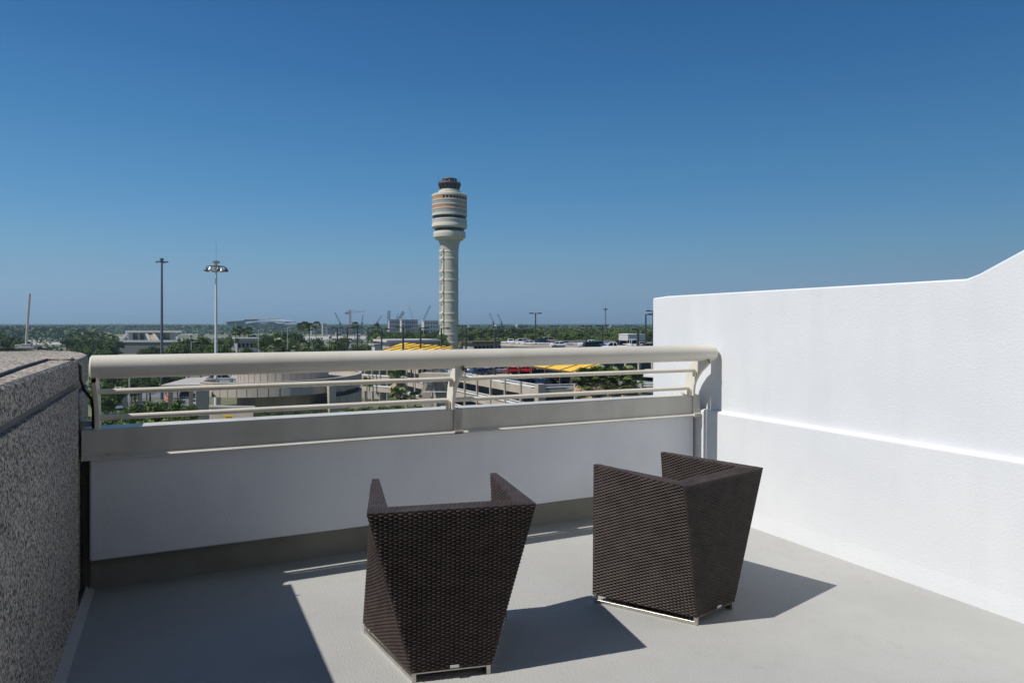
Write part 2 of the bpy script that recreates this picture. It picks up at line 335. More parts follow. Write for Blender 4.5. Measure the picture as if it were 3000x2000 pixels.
# parapet
pp = empty('parapet', (1.6, 4.3, 0)); tag(pp, 'low white parapet with a cream metal coping across the front of the terrace', 'parapet wall')
MB().box(-0.422, 3.684, 4.298, 4.44, 0.184, 0.745).build('stucco_panel', panel_m, pp, True, bevel=0.012)
MB().box(-0.46, 3.72, 4.400, 4.46, -0.2, 0.30).build('base_band', base_m, pp, True)
MB().box(3.683, 3.6985, 4.32, 4.44, 0.0, 0.76).build('end_gap', dark_gap, pp, True)
MB().box(-0.46, -0.424, 4.34, 4.44, 0.02, 0.74).build('end_gap', gap_m, pp, True)
def cop(x0, x1):
    return MB().extr([(4.226, 0.735), (4.44, 0.742), (4.49, 0.742), (4.49, 0.885), (4.275, 0.891), (4.272, 0.896), (4.252, 0.896), (4.248, 0.890), (4.248, 0.760), (4.226, 0.742)][::-1], 'x', x0, x1)
cop(-0.452, 1.655).build('coping', coping_m, pp, True)
cop(1.665, 3.675).build('coping', coping_m, pp, True)
MB().extr([(4.226, 0.732), (4.495, 0.738), (4.495, 0.889), (4.276, 0.895), (4.246, 0.900), (4.240, 0.893), (4.240, 0.756), (4.226, 0.754)][::-1], 'x', 1.632, 1.690).build('joint_cover', stain_m, pp, True)
MB().extr([(4.220, 0.730), (4.5, 0.736), (4.5, 0.893), (4.276, 0.900), (4.240, 0.898), (4.237, 0.893), (4.237, 0.756), (4.220, 0.754)][::-1], 'x', 3.625, 3.692).build('end_cap', coping_m, pp, True)
bl = on(321, 1329, 0); d = ray(321, 1329); t = 4.247/d.y; bl = Vector((0, 0, EYE))+d*t
MB().tube([(bl.x, 4.250, bl.z), (bl.x, 4.241, bl.z)], 0.008, 10).build('bolt', steel, pp, True, smooth=True)
MB().box(3.60, 3.67, 4.26, 4.36, 0.897, 0.908).build('end_cap_plate', stain_m, pp, True, bevel=0.003)

# railing
rl = empty('railing', (1.6, 4.2, 0.9)); tag(rl, 'cream painted metal railing with a thick tube handrail on top of the parapet', 'railing')
RY, RZ = 4.105, 1.232
MB().tube([(-0.40, RY, RZ), (-0.392, RY, RZ), (3.69, RY, RZ), (3.705, RY, RZ), (3.712, RY, RZ)], [0.050, 0.0605, 0.0605, 0.056, 0.04], 40).build('handrail', cream, rl, True, smooth=True)
cen = [(4.272, 0.895), (4.272, 0.93), (4.266, 0.98), (4.250, 1.03), (4.218, 1.08), (4.172, 1.13), (4.118, 1.17), (4.068, 1.20)]
wds = [0.105, 0.105, 0.108, 0.112, 0.115, 0.115, 0.115, 0.10]
def post(x):
    L = []; R_ = []
    for i, (y, z) in enumerate(cen):
        y0, z0 = cen[max(i-1, 0)]; y1, z1 = cen[min(i+1, len(cen)-1)]
        dv = Vector((y1-y0, z1-z0)).normalized(); nn = Vector((-dv.y, dv.x))*wds[i]/2
        L.append((y+nn.x, z+nn.y)); R_.append((y-nn.x, z-nn.y))
    b = MB(); n = len(cen)
    for i in range(n-1):
        q = [L[i], L[i+1], R_[i+1], R_[i]]
        xa, xb = x-0.019, x+0.003
        b.face([(xa, *p) for p in q]); b.face([(xb, *p) for p in q[::-1]])
        b.face([(xa, *L[i+1]), (xa, *L[i]), (xb, *L[i]), (xb, *L[i+1])]); b.face([(xa, *R_[i]), (xa, *R_[i+1]), (xb, *R_[i+1]), (xb, *R_[i])])
    o_ = b.build('post', cream, rl, True)
    import bmesh
    bm = bmesh.new(); bm.from_mesh(o_.data); bmesh.ops.remove_doubles(bm, verts=bm.verts, dist=1e-5); bmesh.ops.recalc_face_normals(bm, faces=bm.faces); bm.to_mesh(o_.data); bm.free()
    bv = o_.modifiers.new('bevel', 'BEVEL'); bv.width = 0.003; bv.segments = 2; bv.limit_method = 'ANGLE'
for x in (-0.372, 1.63, 3.628): post(x)
def arc_end(x, y, z, sgn, down):
    r = 0.02
    return [(x - sgn*r, y, z), (x - sgn*r*0.5, y, z-r*0.13), (x-sgn*r*0.13, y, z-r*0.5), (x, y, z-r), (x, y, z-down)]
for xa, xb in ((-0.369, 1.611), (1.633, 3.609)):
    for (y, z, down) in ((4.185, 1.098, 0.05), (4.25, 0.955, 0.06)):
        e1 = arc_end(xb-0.016, y, z, 1, down)
        MB().tube([(xa, y, z)] + [(xa+(xb-xa)*k/6, y, z) for k in range(1, 6)] + e1, 0.0150, 16).build('rail_bar', cream, rl, True, smooth=True)

# white wall on the right
ww = empty('white_wall', (3.75, 3.0, 0)); tag(ww, 'tall white stucco wall with a thicker foot on the right side of the terrace', 'wall')
XU = 3.740
prof = [(4.90, -0.2), (4.90, 1.672), (4.885, 1.680), (4.70, 1.690), (2.235, 1.690), (2.17, 1.712), (-1.55, 3.58), (-1.55, -0.2)]
up = MB().extr(prof, 'x', XU, XU+0.35).build('upper_wall', stucco, ww, True, bevel=0.012)
capp = [(4.91, 1.660), (4.91, 1.676), (4.89, 1.684), (4.70, 1.694), (2.235, 1.694), (2.17, 1.7165), (1.2, 2.205), (1.2, 2.180), (2.175, 1.688), (2.24, 1.664), (4.69, 1.664)]
foot = MB().extr([(XR, -0.2), (XR, 0.770), (XR+0.004, 0.780), (XR+0.012, 0.786), (XU+0.02, 0.789), (XU+0.02, -0.2)][::-1], 'y', -1.55, 4.89)
foot.build('wall_foot', stucco, ww, True)
MB().extr([(XR-0.004, -0.02), (XR-0.003, 0.05), (XR+0.002, 0.16), (XR+0.002, -0.02)][::-1], 'y', -3.0, 4.03).build('base_band', stucco, ww, True)
# scupper where the floor drains through the foot of the wall
sp = empty('floor_scupper', (XR, 4.07, 0)); tag(sp, 'small dark drain opening with a metal lip at the foot of the white wall', 'drain')
MB().box(-0.014, 0.0, -0.03, 0.03, 0.05, 0.15).build('opening', dark_gap, sp)
MB().box(-0.03, 0.0, -0.03, 0.03, 0.0, 0.05).build('metal_lip', steel, sp, bevel=0.004)

# ================================================================== WICKER CHAIRS
def weave(A, B_, Cc, Dd, flip=False, pu=0.0185, pv=0.0078, amp=0.0080, su=6, sv=5, vertical=True, edge=True):
    """woven patch over quad A(bottom-left) B(bottom-right) C(top-right) D(top-left)"""
    A, B_, Cc, Dd = [np.array(p, float) for p in (A, B_, Cc, Dd)]
    W = max(np.linalg.norm(B_-A), np.linalg.norm(Cc-Dd)); H = max(np.linalg.norm(Dd-A), np.linalg.norm(Cc-B_))
    nu = max(4, int(W/pu*su)); nv = max(4, int(H/pv*sv))
    s, t = np.meshgrid(np.linspace(0, 1, nu+1), np.linspace(0, 1, nv+1))
    P = ((1-s)*(1-t))[..., None]*A + (s*(1-t))[..., None]*B_ + (s*t)[..., None]*Cc + ((1-s)*t)[..., None]*Dd
    ex = (B_-A+Cc-Dd); ex /= np.linalg.norm(ex); ey = (Dd-A+Cc-B_); ey -= ex*ey.dot(ex); ey /= np.linalg.norm(ey); nrm = np.cross(ex, ey)
    mid = (A+B_+Cc+Dd)/4
    u = (P-mid)@ex; v = (P-mid)@ey
    row = np.floor(v/pv); fr = v/pv-row
    R_ = np.sqrt(np.clip((np.sin(PI*fr)-0.18)/0.82, 0, 1)); S_ = np.cos(PI*(u/pu+row))
    h = amp*((0.5+0.5*S_)*R_ + 0.15*R_ - 0.45)
    if edge:
        m_ = np.minimum(np.minimum(s, 1-s)*W, np.minimum(t, 1-t)*H); h = h*np.clip(m_/0.010, 0.15, 1)
    P = P + nrm*h[..., None]*(-1 if flip else 1)
    V = P.reshape(-1, 3); i = np.arange((nu+1)*(nv+1)).reshape(nv+1, nu+1)
    F = np.stack([i[:-1, :-1], i[:-1, 1:], i[1:, 1:], i[1:, :-1]], -1).reshape(-1, 4)
    if flip: F = F[:, ::-1]
    return V, F
def weave_obj(name, patches, m, parent):
    vs = []; fs = []; k = 0
    for V, F in patches: vs.append(V); fs.append(F+k); k += len(V)
    V = np.concatenate(vs); F = np.concatenate(fs)
    me = bpy.data.meshes.new(name); me.vertices.add(len(V)); me.vertices.foreach_set('co', V.ravel())
    me.loops.add(F.size); me.loops.foreach_set('vertex_index', F.ravel().astype(np.int32))
    me.polygons.add(len(F)); me.polygons.foreach_set('loop_start', np.arange(0, F.size, 4, dtype=np.int32))
    me.polygons.foreach_set('use_smooth', np.ones(len(F), bool)); me.update(); me.validate()
    me.materials.append(m); o = bpy.data.objects.new(name, me); C.objects.link(o); o.parent = parent; return o
def make_chair():
    t = empty('wicker_chair', (0, 0, 0))
    Z = 0.707; zb = 0.04
    tb, tf = 0.33, 0.292; bb, bf = 0.158, 0.335; yb, yf, ytf = 0.055, 0.568, 0.602
    TBL, TBR = (-tb, 0, Z), (tb, 0, Z); TFL, TFR = (-tf, ytf, Z), (tf, ytf, Z)
    BBL, BBR = (-bb, yb, zb), (bb, yb, zb); BFL, BFR = (-bf, yf, zb), (bf, yf, zb)
    IBL, IBR = (-0.250, 0.085, Z), (0.250, 0.085, Z); IFL, IFR = (-0.262, ytf, Z), (0.262, ytf, Z)
    zs = 0.36
    SBL, SBR = (-0.225, 0.115, zs), (0.225, 0.115, zs); SFL, SFR = (-0.275, 0.585, zs), (0.275, 0.585, zs)
    rim = dict(pu=0.036, pv=0.0095, amp=0.0032, su=6, sv=5)
    # backrest: outer, inner, top rim
    weave_obj('backrest', [weave(BBL, BBR, TBR, TBL), weave(SBL, SBR, IBR, IBL, flip=True),
        weave(TBL, IBL, IBR, TBR, flip=True, **rim)], rattan, t)
    for sgn, nm in ((-1, 'L'), (1, 'R')):
        q = (lambda p: (p[0]*(-sgn), p[1], p[2]))
        fl = sgn > 0
        pa = [weave(q(BFL), q(BBL), q(TBL), q(TFL), flip=fl),
              weave(q(SFL), q(SBL), q(IBL), q(IFL), flip=not fl),
              weave(q(TBL), q(TFL), q(IFL), q(IBL), flip=not fl, **rim),
              weave(q(BFL), q(SFL), q(IFL), q(TFL), flip=not fl, **rim)]
        weave_obj('armrest', pa, rattan, t)
    weave_obj('seat', [weave(SFL, SFR, SBR, SBL), weave((-bf, yf, zb), (bf, yf, zb), SFR, SFL, flip=True)], rattan, t)
    MB().face([BBL, BFL, BFR, BBR]).build('seat_frame', dark_gap, t)
    # steel sled frames under both sides with short legs
    for sgn in (-1, 1):
        b = MB()
        f_ = Vector((sgn*(bf-0.012), yf-0.012, 0.0)); k_ = Vector((sgn*(bb-0.010), yb+0.012, 0.0))
        b.bar(f_+Vector((0,0,0.009)), k_+Vector((0,0,0.009)), 0.014, 0.016)
        b.bar(f_+Vector((0,0,0.0)), f_+Vector((0,0,0.045)), 0.017); b.bar(k_, k_+Vector((0,0,0.045)), 0.017)
        b.build('sled_leg', steel, t, bevel=0.002)
    MB().bar((-bb+0.01, yb+0.014, 0.036), (bb-0.01, yb+0.014, 0.036), 0.01, 0.01).build('cross_bar', steel, t)
    pl = MB().box(-0.018, 0.018, -0.006, 0, -0.006, 0.006).build('maker_plate', alum, t, bevel=0.0025)
    pl.location = (0.01, yb-0.006, 0.055)
    return t
chair = make_chair()
G_CH = 'wicker armchairs on the terrace'
tag(chair, 'dark brown wicker armchair on the left, seen squarely from behind', 'armchair', G_CH)
chair.location = (0.9994, 2.597, 0); chair.rotation_euler = (0, 0, rad(-12.74))
copy_tree(chair, (2.4163, 2.5842, 0), rad(13.36), (1.006, 1.017, 1.0), lab='dark brown wicker armchair on the right, turned towards the other chair, near the white wall')
chair.scale = (1.038, 1.028, 1.006)

# ================================================================== GROUND AND ROADS
g = MB().prism([(15000*math.cos(2*PI*k/48), 15000*math.sin(2*PI*k/48)) for k in range(48)], GZ-1.0, GZ).build('ground', grass_m); setting(g)
def strip(name, pts, z, m, th=0.02):
    P = [on(x, y, z) for x, y in pts]
    a = sum(P[i].x*P[(i+1) % len(P)].y-P[(i+1) % len(P)].x*P[i].y for i in range(len(P)))
    if a < 0: P = P[::-1]
    return setting(MB().prism([(p.x, p.y) for p in P], z-th, z).build(name, m))
strip('road', [(250,1150),(700,1138),(700,1152),(260,1176)], GZ+0.05, asphalt)
strip('road', [(270,1196),(560,1160),(560,1190),(300,1240)], GZ+0.06, asphalt)
strip('road', [(430,1128),(640,1098),(720,1098),(720,1132)], GZ+0.07, lightroad)
strip('road', [(60,1003),(360,1000),(360,1006),(60,1010)], GZ+0.05, lightroad)
strip('road', [(60,997),(300,996),(300,998.5),(60,1000)], GZ+0.05, lightroad)
strip('road', [(340,993),(620,991),(620,998),(340,1001)], GZ+0.05, lightroad)
strip('road', [(870,985),(1120,984),(1120,992),(870,996)], GZ+0.05, lightroad)
strip('road', [(620,1004),(1140,1004),(1140,1022),(620,1026)], GZ+0.04, asphalt)
for q_ in ([(480,968),(1240,967),(1240,970),(480,971)], [(350,976),(1130,974),(1130,978),(350,980)], [(860,961),(1330,960.5),(1330,962),(860,963)], [(90,988),(520,986),(520,989),(90,992)], [(1340,972),(1900,971),(1900,974),(1340,975.5)]):
    strip('pale_ground', q_, GZ+0.08, lightroad)
strip('road', [(830,1018),(1000,1008),(1010,1013),(860,1030)], GZ+0.06, lightroad)

# ================================================================== CONTROL TOWER
tp = gnd(1317, 403); TD = 403.0
tw = empty('control_tower', tp); tag(tw, 'tall round airport control tower with an orange banded drum and dark cab', 'control tower')
def tz(yc): return (EYE + (950-(510+yc/7.464))/FP*TD) - GZ          # crop pixel -> height above ground
def tz5(yc): return (EYE + (950-(500+yc/2.904))/FP*TD) - GZ
R7 = TD/FP/7.464
def lat(prof): return [(r, z) for r, z in prof][::-1]
b = MB().lathe([(5.12, 0), (5.12, tz5(700)), (5.15, tz5(680)), (5.4, tz5(650)), (5.85, tz5(620)), (6.6, tz5(590)), (6.7, tz5(586))], n=64)
b.build('shaft', tower_c, tw, smooth=True)
ringy = [690, 750, 860, 930, 1040, 1110, 1215, 1280, 1390, 1460, 1570, 1640, 1750]
for y in ringy:
    z = tz5(y); MB().lathe([(5.1, z-0.55), (5.33, z-0.4), (5.33, z+0.4), (5.1, z+0.55)], n=64).build('shaft_ring', tower_w, tw, smooth=True)
# stair bay on the sunny side: a flat rib with ledges and dark boxes for their shade
side = (-rt*0.80 - fw*0.60).normalized(); tang = Vector((-side.y, side.x, 0))
def obox(b, c, hx, hy, z0, z1, ax=side, ay=tang):
    c = Vector((c.x, c.y, 0)); i = len(b.v)
    for z in (z0, z1):
        for sx, sy in ((-1,-1),(1,-1),(1,1),(-1,1)):
            p = c+ax*hx*sx+ay*hy*sy; b.v.append((p.x, p.y, z))
    for q in ((0,3,2,1),(4,5,6,7),(0,1,5,4),(1,2,6,5),(2,3,7,6),(3,0,4,7)): b.f.append(tuple(i+k for k in q)); b.mi.append(b.cur)
b = MB()
for s_ in (-1, 1): obox(b, side*4.9+tang*1.55*s_, 0.55, 0.35, 0, tz5(665))
b.build('stair_fin', tower_w, tw)
for i, y in enumerate(ringy):
    z = tz5(y); b = MB(); c = side*5.0
    pr = []
    for s_ in (-1.9, 1.9):
        pr.append([c+side*0.2+tang*s_+Vector((0,0,z-1.9)), c+side*0.95+tang*s_+Vector((0,0,z-0.2)), c+side*0.95+tang*s_+Vector((0,0,z+0.55)), c+side*0.2+tang*s_+Vector((0,0,z+0.9))])
    n = 4; iv = len(b.v); b.v += [tuple(p) for p in pr[0]+pr[1]]
    b.f += [(iv+3,iv+2,iv+1,iv), (iv+4,iv+5,iv+6,iv+7)] + [(iv+k, iv+(k+1) % 4, iv+4+(k+1) % 4, iv+4+k) for k in range(4)]; b.mi += [0]*6
    b.build('stair_ledge', tower_w, tw)
    b = MB(); obox(b, side*5.12, 0.10, 0.35, z-2.6, z-1.9); b.build('ledge_shade', dkglass, tw)  # dark box below each ledge stands for its cast shadow
def ring(name, m, prof, n=72): return MB().lathe(prof, n=n).build(name, m, tw, smooth=True)
z = tz
ring('lower_flange', tower_w, [(6.6, z(1455)), (8.0, z(1440)), (8.2, z(1405)), (9.2, z(1395)), (9.4, z(1340)), (9.4, z(1300)), (9.15, z(1270)), (8.0, z(1262))])
ring('window_band', dkglass, [(8.6, z(1275)), (8.6, z(1150))])
ring('drum_band', tower_w, [(8.7, z(1200)), (9.7, z(1195)), (10.25, z(1170)), (10.25, z(1105)), (10.15, z(1100))])
ring('drum_band', tower_c, [(10.1, z(1103)), (10.1, z(1030))])
ring('drum_band', tower_w, [(10.1, z(1035)), (10.25, z(1030)), (10.2, z(1005)), (9.8, z(1000))])
ring('window_band', dkglass, [(9.75, z(1010)), (9.75, z(925))])
ring('drum_band', tower_w, [(9.8, z(935)), (10.25, z(930)), (10.25, z(885)), (10.1, z(880))])
ring('drum_band', tower_g, [(10.1, z(882)), (10.1, z(800))])
ring('drum_band', tower_w, [(10.1, z(803)), (10.28, z(800)), (10.28, z(783)), (10.1, z(780))])
ring('drum_band', tower_o, [(10.08, z(782)), (10.08, z(713))])
ring('drum_band', tower_w, [(10.1, z(715)), (10.28, z(712)), (10.28, z(694)), (10.1, z(690))])
ring('drum_band', tower_g, [(10.1, z(693)), (10.1, z(615))])
ring('drum_band', tower_w, [(10.1, z(617)), (10.28, z(613)), (10.28, z(594)), (10.1, z(590))])
ring('drum_band', tower_o, [(10.08, z(593)), (10.08, z(515))])
ring('drum_roof', tower_w, [(10.1, z(518)), (10.3, z(512)), (10.3, z(472)), (10.0, z(462)), (6.9, z(435)), (6.9, z(405)), (6.2, z(395)), (6.2, z(370)), (5.6, z(362))])
for k in range(9):
    a_ = math.atan2(-fw.y, -fw.x) - rad(14) + k*rad(11.5)      # windows run round to the right
    b = MB()
    for r_ in (10.14,):
        p0 = Vector((math.cos(a_-0.055), math.sin(a_-0.055), 0))*r_; p1 = Vector((math.cos(a_+0.055), math.sin(a_+0.055), 0))*r_
        q0 = p0*0.97; q1 = p1*0.97; z0, z1 = z(582), z(525)
        b.prism([(p0.x, p0.y), (p1.x, p1.y), (q1.x, q1.y), (q0.x, q0.y)], z0, z1)
    b.build('window', dkglass, tw)
ring('cab_base', tower_w, [(5.3, z(372)), (5.5, z(368)), (5.5, z(352)), (5.3, z(348))])
ring('cab_glass', dkglass, [(5.35, z(360)), (6.45, z(232))], n=16)
b = MB()
for k in range(16):
    a_ = 2*PI*k/16; c_, s_ = math.cos(a_), math.sin(a_); b.bar((5.42*c_, 5.42*s_, z(360)), (6.52*c_, 6.52*s_, z(232)), 0.3)
b.build('cab_mullions', cab_m, tw)
ring('cab_roof', cab_m, [(6.5, z(235)), (6.7, z(228)), (6.6, z(205)), (4.0, z(200))], n=32)
ring('upper_cab_roof', cab_m, [(4.3, z(130)), (4.4, z(122)), (4.2, z(108)), (2.0, z(98))], n=24)
b = MB().lathe([(3.9, z(202)), (3.9, z(125))], n=16); b.cur = 1
for k in range(8):
    a_ = 2*PI*(k+.5)/8; c_, s_ = math.cos(a_), math.sin(a_); b.bar((4.0*c_, 4.0*s_, z(200)), (4.0*c_, 4.0*s_, z(128)), 0.35)
b.build('upper_cab', [cab_m, tower_w], tw)
b = MB()
for k in range(24):
    a_ = 2*PI*k/24; c_, s_ = math.cos(a_), math.sin(a_); b.bar((6.5*c_, 6.5*s_, z(205)), (6.5*c_, 6.5*s_, z(175)), 0.08)
    c2, s2 = math.cos(a_+2*PI/24), math.sin(a_+2*PI/24); b.bar((6.5*c_, 6.5*s_, z(177)), (6.5*c2, 6.5*s2, z(177)), 0.08)
b.build('roof_railing', cab_m, tw)
for (c_, h0, h1) in ((rt*-6.3, 200, 20), (rt*6.0, 200, 25), (rt*1.2, 100, 30), (rt*-1.6-fw*2, 100, 45), (rt*4.2+fw, 200, 60)):
    MB().tube([(c_.x, c_.y, z(h0)), (c_.x, c_.y, z(h1))], 0.07, 6).build('antenna', mast_dark, tw)

# ================================================================== LIGHT MASTS AND LAMP POSTS
def mast_top_z(px_y, D): return EYE+(950-px_y)/FP*D
m1 = empty('high_mast_light', gnd(633, 150)); tag(m1, 'tall white light mast with a ring of floodlights and a thin spike on top', 'light mast', 'high mast lights')
h = mast_top_z(793, 150)-GZ
MB().tube([(0,0,0),(0,0,h)], [0.42, 0.20], 16).build('mast', mast_white, m1, smooth=True)
MB().lathe([(0.35, h-0.3), (0.55, h-0.2), (0.55, h+0.8), (0.3, h+0.9), (0.3, h+1.6), (0.75, h+1.65), (0.8, h+2.0), (0.4, h+2.2)], n=20).build('mast_head', steel, m1, smooth=True)
b = MB(); n = 16
for k in range(n):
    a0, a1 = 2*PI*k/n, 2*PI*(k+1)/n; b.bar((1.7*math.cos(a0), 1.7*math.sin(a0), h+0.95), (1.7*math.cos(a1), 1.7*math.sin(a1), h+0.95), 0.1)
for k in range(8): a0 = 2*PI*k/8; b.bar((0.3*math.cos(a0), 0.3*math.sin(a0), h+1.0), (1.9*math.cos(a0), 1.9*math.sin(a0), h+0.95), 0.09)
b.build('lowering_ring', mast_dark, m1)
for k in range(8):
    a0 = 2*PI*(k+.2)/8; c_ = (2.05*math.cos(a0), 2.05*math.sin(a0))
    MB().lathe([(0.14, h+0.75), (0.22, h+0.6), (0.50, h+0.1), (0.44, h-0.12), (0.15, h-0.22)], c_[0], c_[1], 14).build('floodlight', alum if k % 4 == 1 else mast_dark, m1, smooth=True)
MB().tube([(0,0,h+2),(0,0,h+2+4.3)], 0.03, 6).build('spike', mast_dark, m1)
m2 = empty('high_mast_light', gnd(474, 183)); tag(m2, 'slim dark grey light mast left of the white one, with a small flat head', 'light mast', 'high mast lights')
h = mast_top_z(766, 183)-GZ
MB().tube([(0,0,0),(0,0,h)], [0.42, 0.24], 16).build('mast', mast_dark, m2, smooth=True)
MB().lathe([(0.3, h-0.2), (0.35, h+0.4), (0.5, h+0.45), (0.5, h+0.8), (0.2, h+0.9)], n=16).build('mast_head', mast_dark, m2)
b = MB(); b.bar(tuple(-rt*1.3+Vector((0,0,h))), tuple(rt*1.3+Vector((0,0,h))), 0.14); b.bar(tuple(-fw*1.2+Vector((0,0,h))), tuple(fw*1.2+Vector((0,0,h))), 0.14); b.build('cross_arm', mast_dark, m2)
for v_ in (rt*1.35, -rt*1.35, fw*1.2, -fw*1.2):
    MB().lathe([(0.12, h+0.15), (0.36, h-0.05), (0.38, h-0.3), (0.1, h-0.32)], v_.x, v_.y, 12).build('floodlight', mast_dark, m2)
m3 = empty('high_mast_light', gnd(1774, 420)); tag(m3, 'distant pale light mast with a ring head, just left of the white wall', 'light mast', 'high mast lights')
h = mast_top_z(904, 420)-GZ
MB().tube([(0,0,0),(0,0,h)], [0.45, 0.25], 10).build('mast', mast_dark, m3)
MB().lathe([(0.4, h-0.8), (1.3, h-0.5), (1.5, h-0.1), (0.4, h+0.3)], n=14).build('lamp_ring', mast_dark, m3)
MB().tube([(0,0,h),(0,0,h+4)], 0.07, 5).build('spike', mast_dark, m3)

UZ = EYE-5.5     # upper parking deck
LZ = EYE-11.0    # lower parking deck
def lamp(px, ytop, D, zb, kind, label, wpole=0.22, arm=1.5, group='parking lamp posts'):
    p = gnd(px, D, zb); h = mast_top_z(ytop, D)-zb
    e = empty('lamp_post', p); tag(e, label, 'lamp post', group)
    MB().tube([(0,0,0),(0,0,h)], [wpole*0.85, wpole*0.7], 8).build('pole', polem, e)
    if kind == 'T':
        MB().bar(tuple(-rt*arm+Vector((0,0,h))), tuple(rt*arm+Vector((0,0,h))), 0.2).build('cross_arm', polem, e)
        for s_ in (-1, 1):
            c_ = rt*arm*s_*0.8; MB().bar(tuple(c_-rt*0.45+Vector((0,0,h+0.05))), tuple(c_+rt*0.45+Vector((0,0,h+0.05))), 0.5, 0.32).build('lamp_head', polem, e)
    else:
        MB().bar((0,0,h), tuple(rt*arm*1.1+Vector((0,0,h+0.05))), 0.22).build('arm', polem, e)
        c_ = rt*arm; MB().bar(tuple(c_-rt*0.45+Vector((0,0,h+0.03))), tuple(c_+rt*0.45+Vector((0,0,h+0.03))), 0.5, 0.34).build('lamp_head', polem, e)
    return e
lamp(1569, 918, 180, UZ, 'T', 'tallest black double headed lamp post, standing clear against the sky right of the tower')
lamp(1765, 954, 165, UZ, 'T', 'black double headed lamp post beside the white pickup on the upper deck')
lamp(1718, 955, 200, UZ, 'T', 'black double headed lamp post left of the white pickup, behind the dark cars')
lamp(1892, 921, 150, UZ, 'G', 'black single arm lamp post just left of the white wall', arm=1.0)
lamp(1869, 965, 130, UZ, 'G', 'short thick black lamp post in front of the white trailer', wpole=0.34, arm=-0.7)
lamp(1913, 911, 170, UZ, 'T', 'black lamp post mostly hidden behind the left edge of the white wall')
lamp(1626, 955, 260, GZ, 'T', 'far lamp post above the trees, right of the tallest parking lamp')
lamp(1532, 956, 240, GZ, 'T', 'far lamp post close on the left of the tallest parking lamp', arm=1.8)
lamp(1510, 957, 330, GZ, 'T', 'thin far lamp post second to the left of the tallest parking lamp')
lamp(1355, 954, 190, LZ, 'T', 'double headed lamp post just to the right of the control tower shaft')
lamp(1365, 963, 150, LZ, 'G', 'thick single arm lamp post right of the control tower shaft', wpole=0.3, arm=1.6)
lamp(1450, 966, 150, LZ, 'G', 'thick single arm lamp post midway between the tower and the tallest lamp', wpole=0.32, arm=1.6)
lamp(1461, 958, 190, LZ, 'T', 'double headed lamp post midway between the tower and the tallest lamp', arm=1.2)
lamp(1293, 962, 150, LZ, 'G', 'single arm lamp post touching the left edge of the control tower shaft', wpole=0.28, arm=1.5)
lamp(1232, 961, 150, LZ, 'G', 'single arm lamp post above the right part of the far yellow canopy', wpole=0.3, arm=1.4)
lamp(1181, 959, 150, LZ, 'T', 'double headed lamp post rising over the middle of the far yellow canopy', wpole=0.3)
lamp(1118, 964, 160, LZ, 'G', 'single arm lamp post at the left end of the far yellow canopy', wpole=0.25, arm=1.3)
for i, px in enumerate((988, 1018, 1047, 1078)):
    lamp(px, 960, 175, LZ, 'T' if i % 2 == 0 else 'G', ('first', 'second', 'third', 'fourth')[i]+' from the left of the evenly spaced black lamp posts left of the yellow canopy', wpole=0.24, arm=1.3)
lamp(1842, 953, 300, GZ, 'T', 'dim far lamp post above the white trailer')
for i, (px, yt, D) in enumerate(((757, 966, 260), (687, 990, 240), (842, 958, 260), (560, 1002, 230), (379, 1105, 120), (1241, 960, 330), (1595, 975, 350), (1782, 975, 350))):
    labs = ['pale street lamp between the palms left of the bright fan palm', 'pale street lamp beside the low grey building right of the white mast', 'pale street lamp in front of the oaks right of the bright fan palm',
            'pale street lamp among the trees left of the white mast', 'pale post under the handrail, left of the dark light mast', 'thin pale pole among the trees left of the control tower', 'thin pale pole in the woods right of the tallest parking lamp', 'thin pale pole in the woods beside the distant ring light mast']
    e = empty('street_lamp', gnd(px, D)); tag(e, labs[i], 'street lamp', 'pale street lamps'); h = mast_top_z(yt, D)-GZ
    MB().tube([(0,0,0),(0,0,h)], [0.16, 0.11], 8).build('pole', alum, e)
    MB().bar((0,0,h), tuple(rt*1.4+Vector((0,0,h+0.2))), 0.12).bar(tuple(rt*1.0+Vector((0,0,h+0.2))), tuple(rt*1.8+Vector((0,0,h+0.2))), 0.35, 0.15).build('lamp_arm', alum, e)

# ================================================================== PARKING GARAGE
def seg(p, q, n): return [p + (q-p)*k/n for k in range(n+1)]
Cn = on(1582, 1152, LZ); Af = on(1196, 1083, LZ); Bf = on(2060, 1137, LZ)
gar = empty('parking_garage', (Cn.x, Cn.y, GZ)); tag(gar, 'beige parking garage with an open lower deck edged by white pipe rails', 'parking garage')
Cx = Cn
dA = (Af-Cn).normalized(); dB = (Bf-Cn).normalized(); far_ = Af+dB*80; far2 = Bf+dA*80
inn = (dA+dB).normalized()
def poly_prism(b, pts, z0, z1):
    a = sum(pts[i].x*pts[(i+1) % len(pts)].y-pts[(i+1) % len(pts)].x*pts[i].y for i in range(len(pts)))
    P = pts if a > 0 else pts[::-1]; b.prism([(p.x, p.y) for p in P], z0, z1); return b
poly_prism(MB(), [Af, Cn, Bf, far2, far_], LZ-0.5, LZ).build('top_deck', deck_m, gar, True)
for lv in range(1, 3):
    poly_prism(MB(), [Af, Cn, Bf, far2, far_], LZ-0.5-3.3*lv, LZ-3.3*lv).build('deck', conc_g, gar, True)
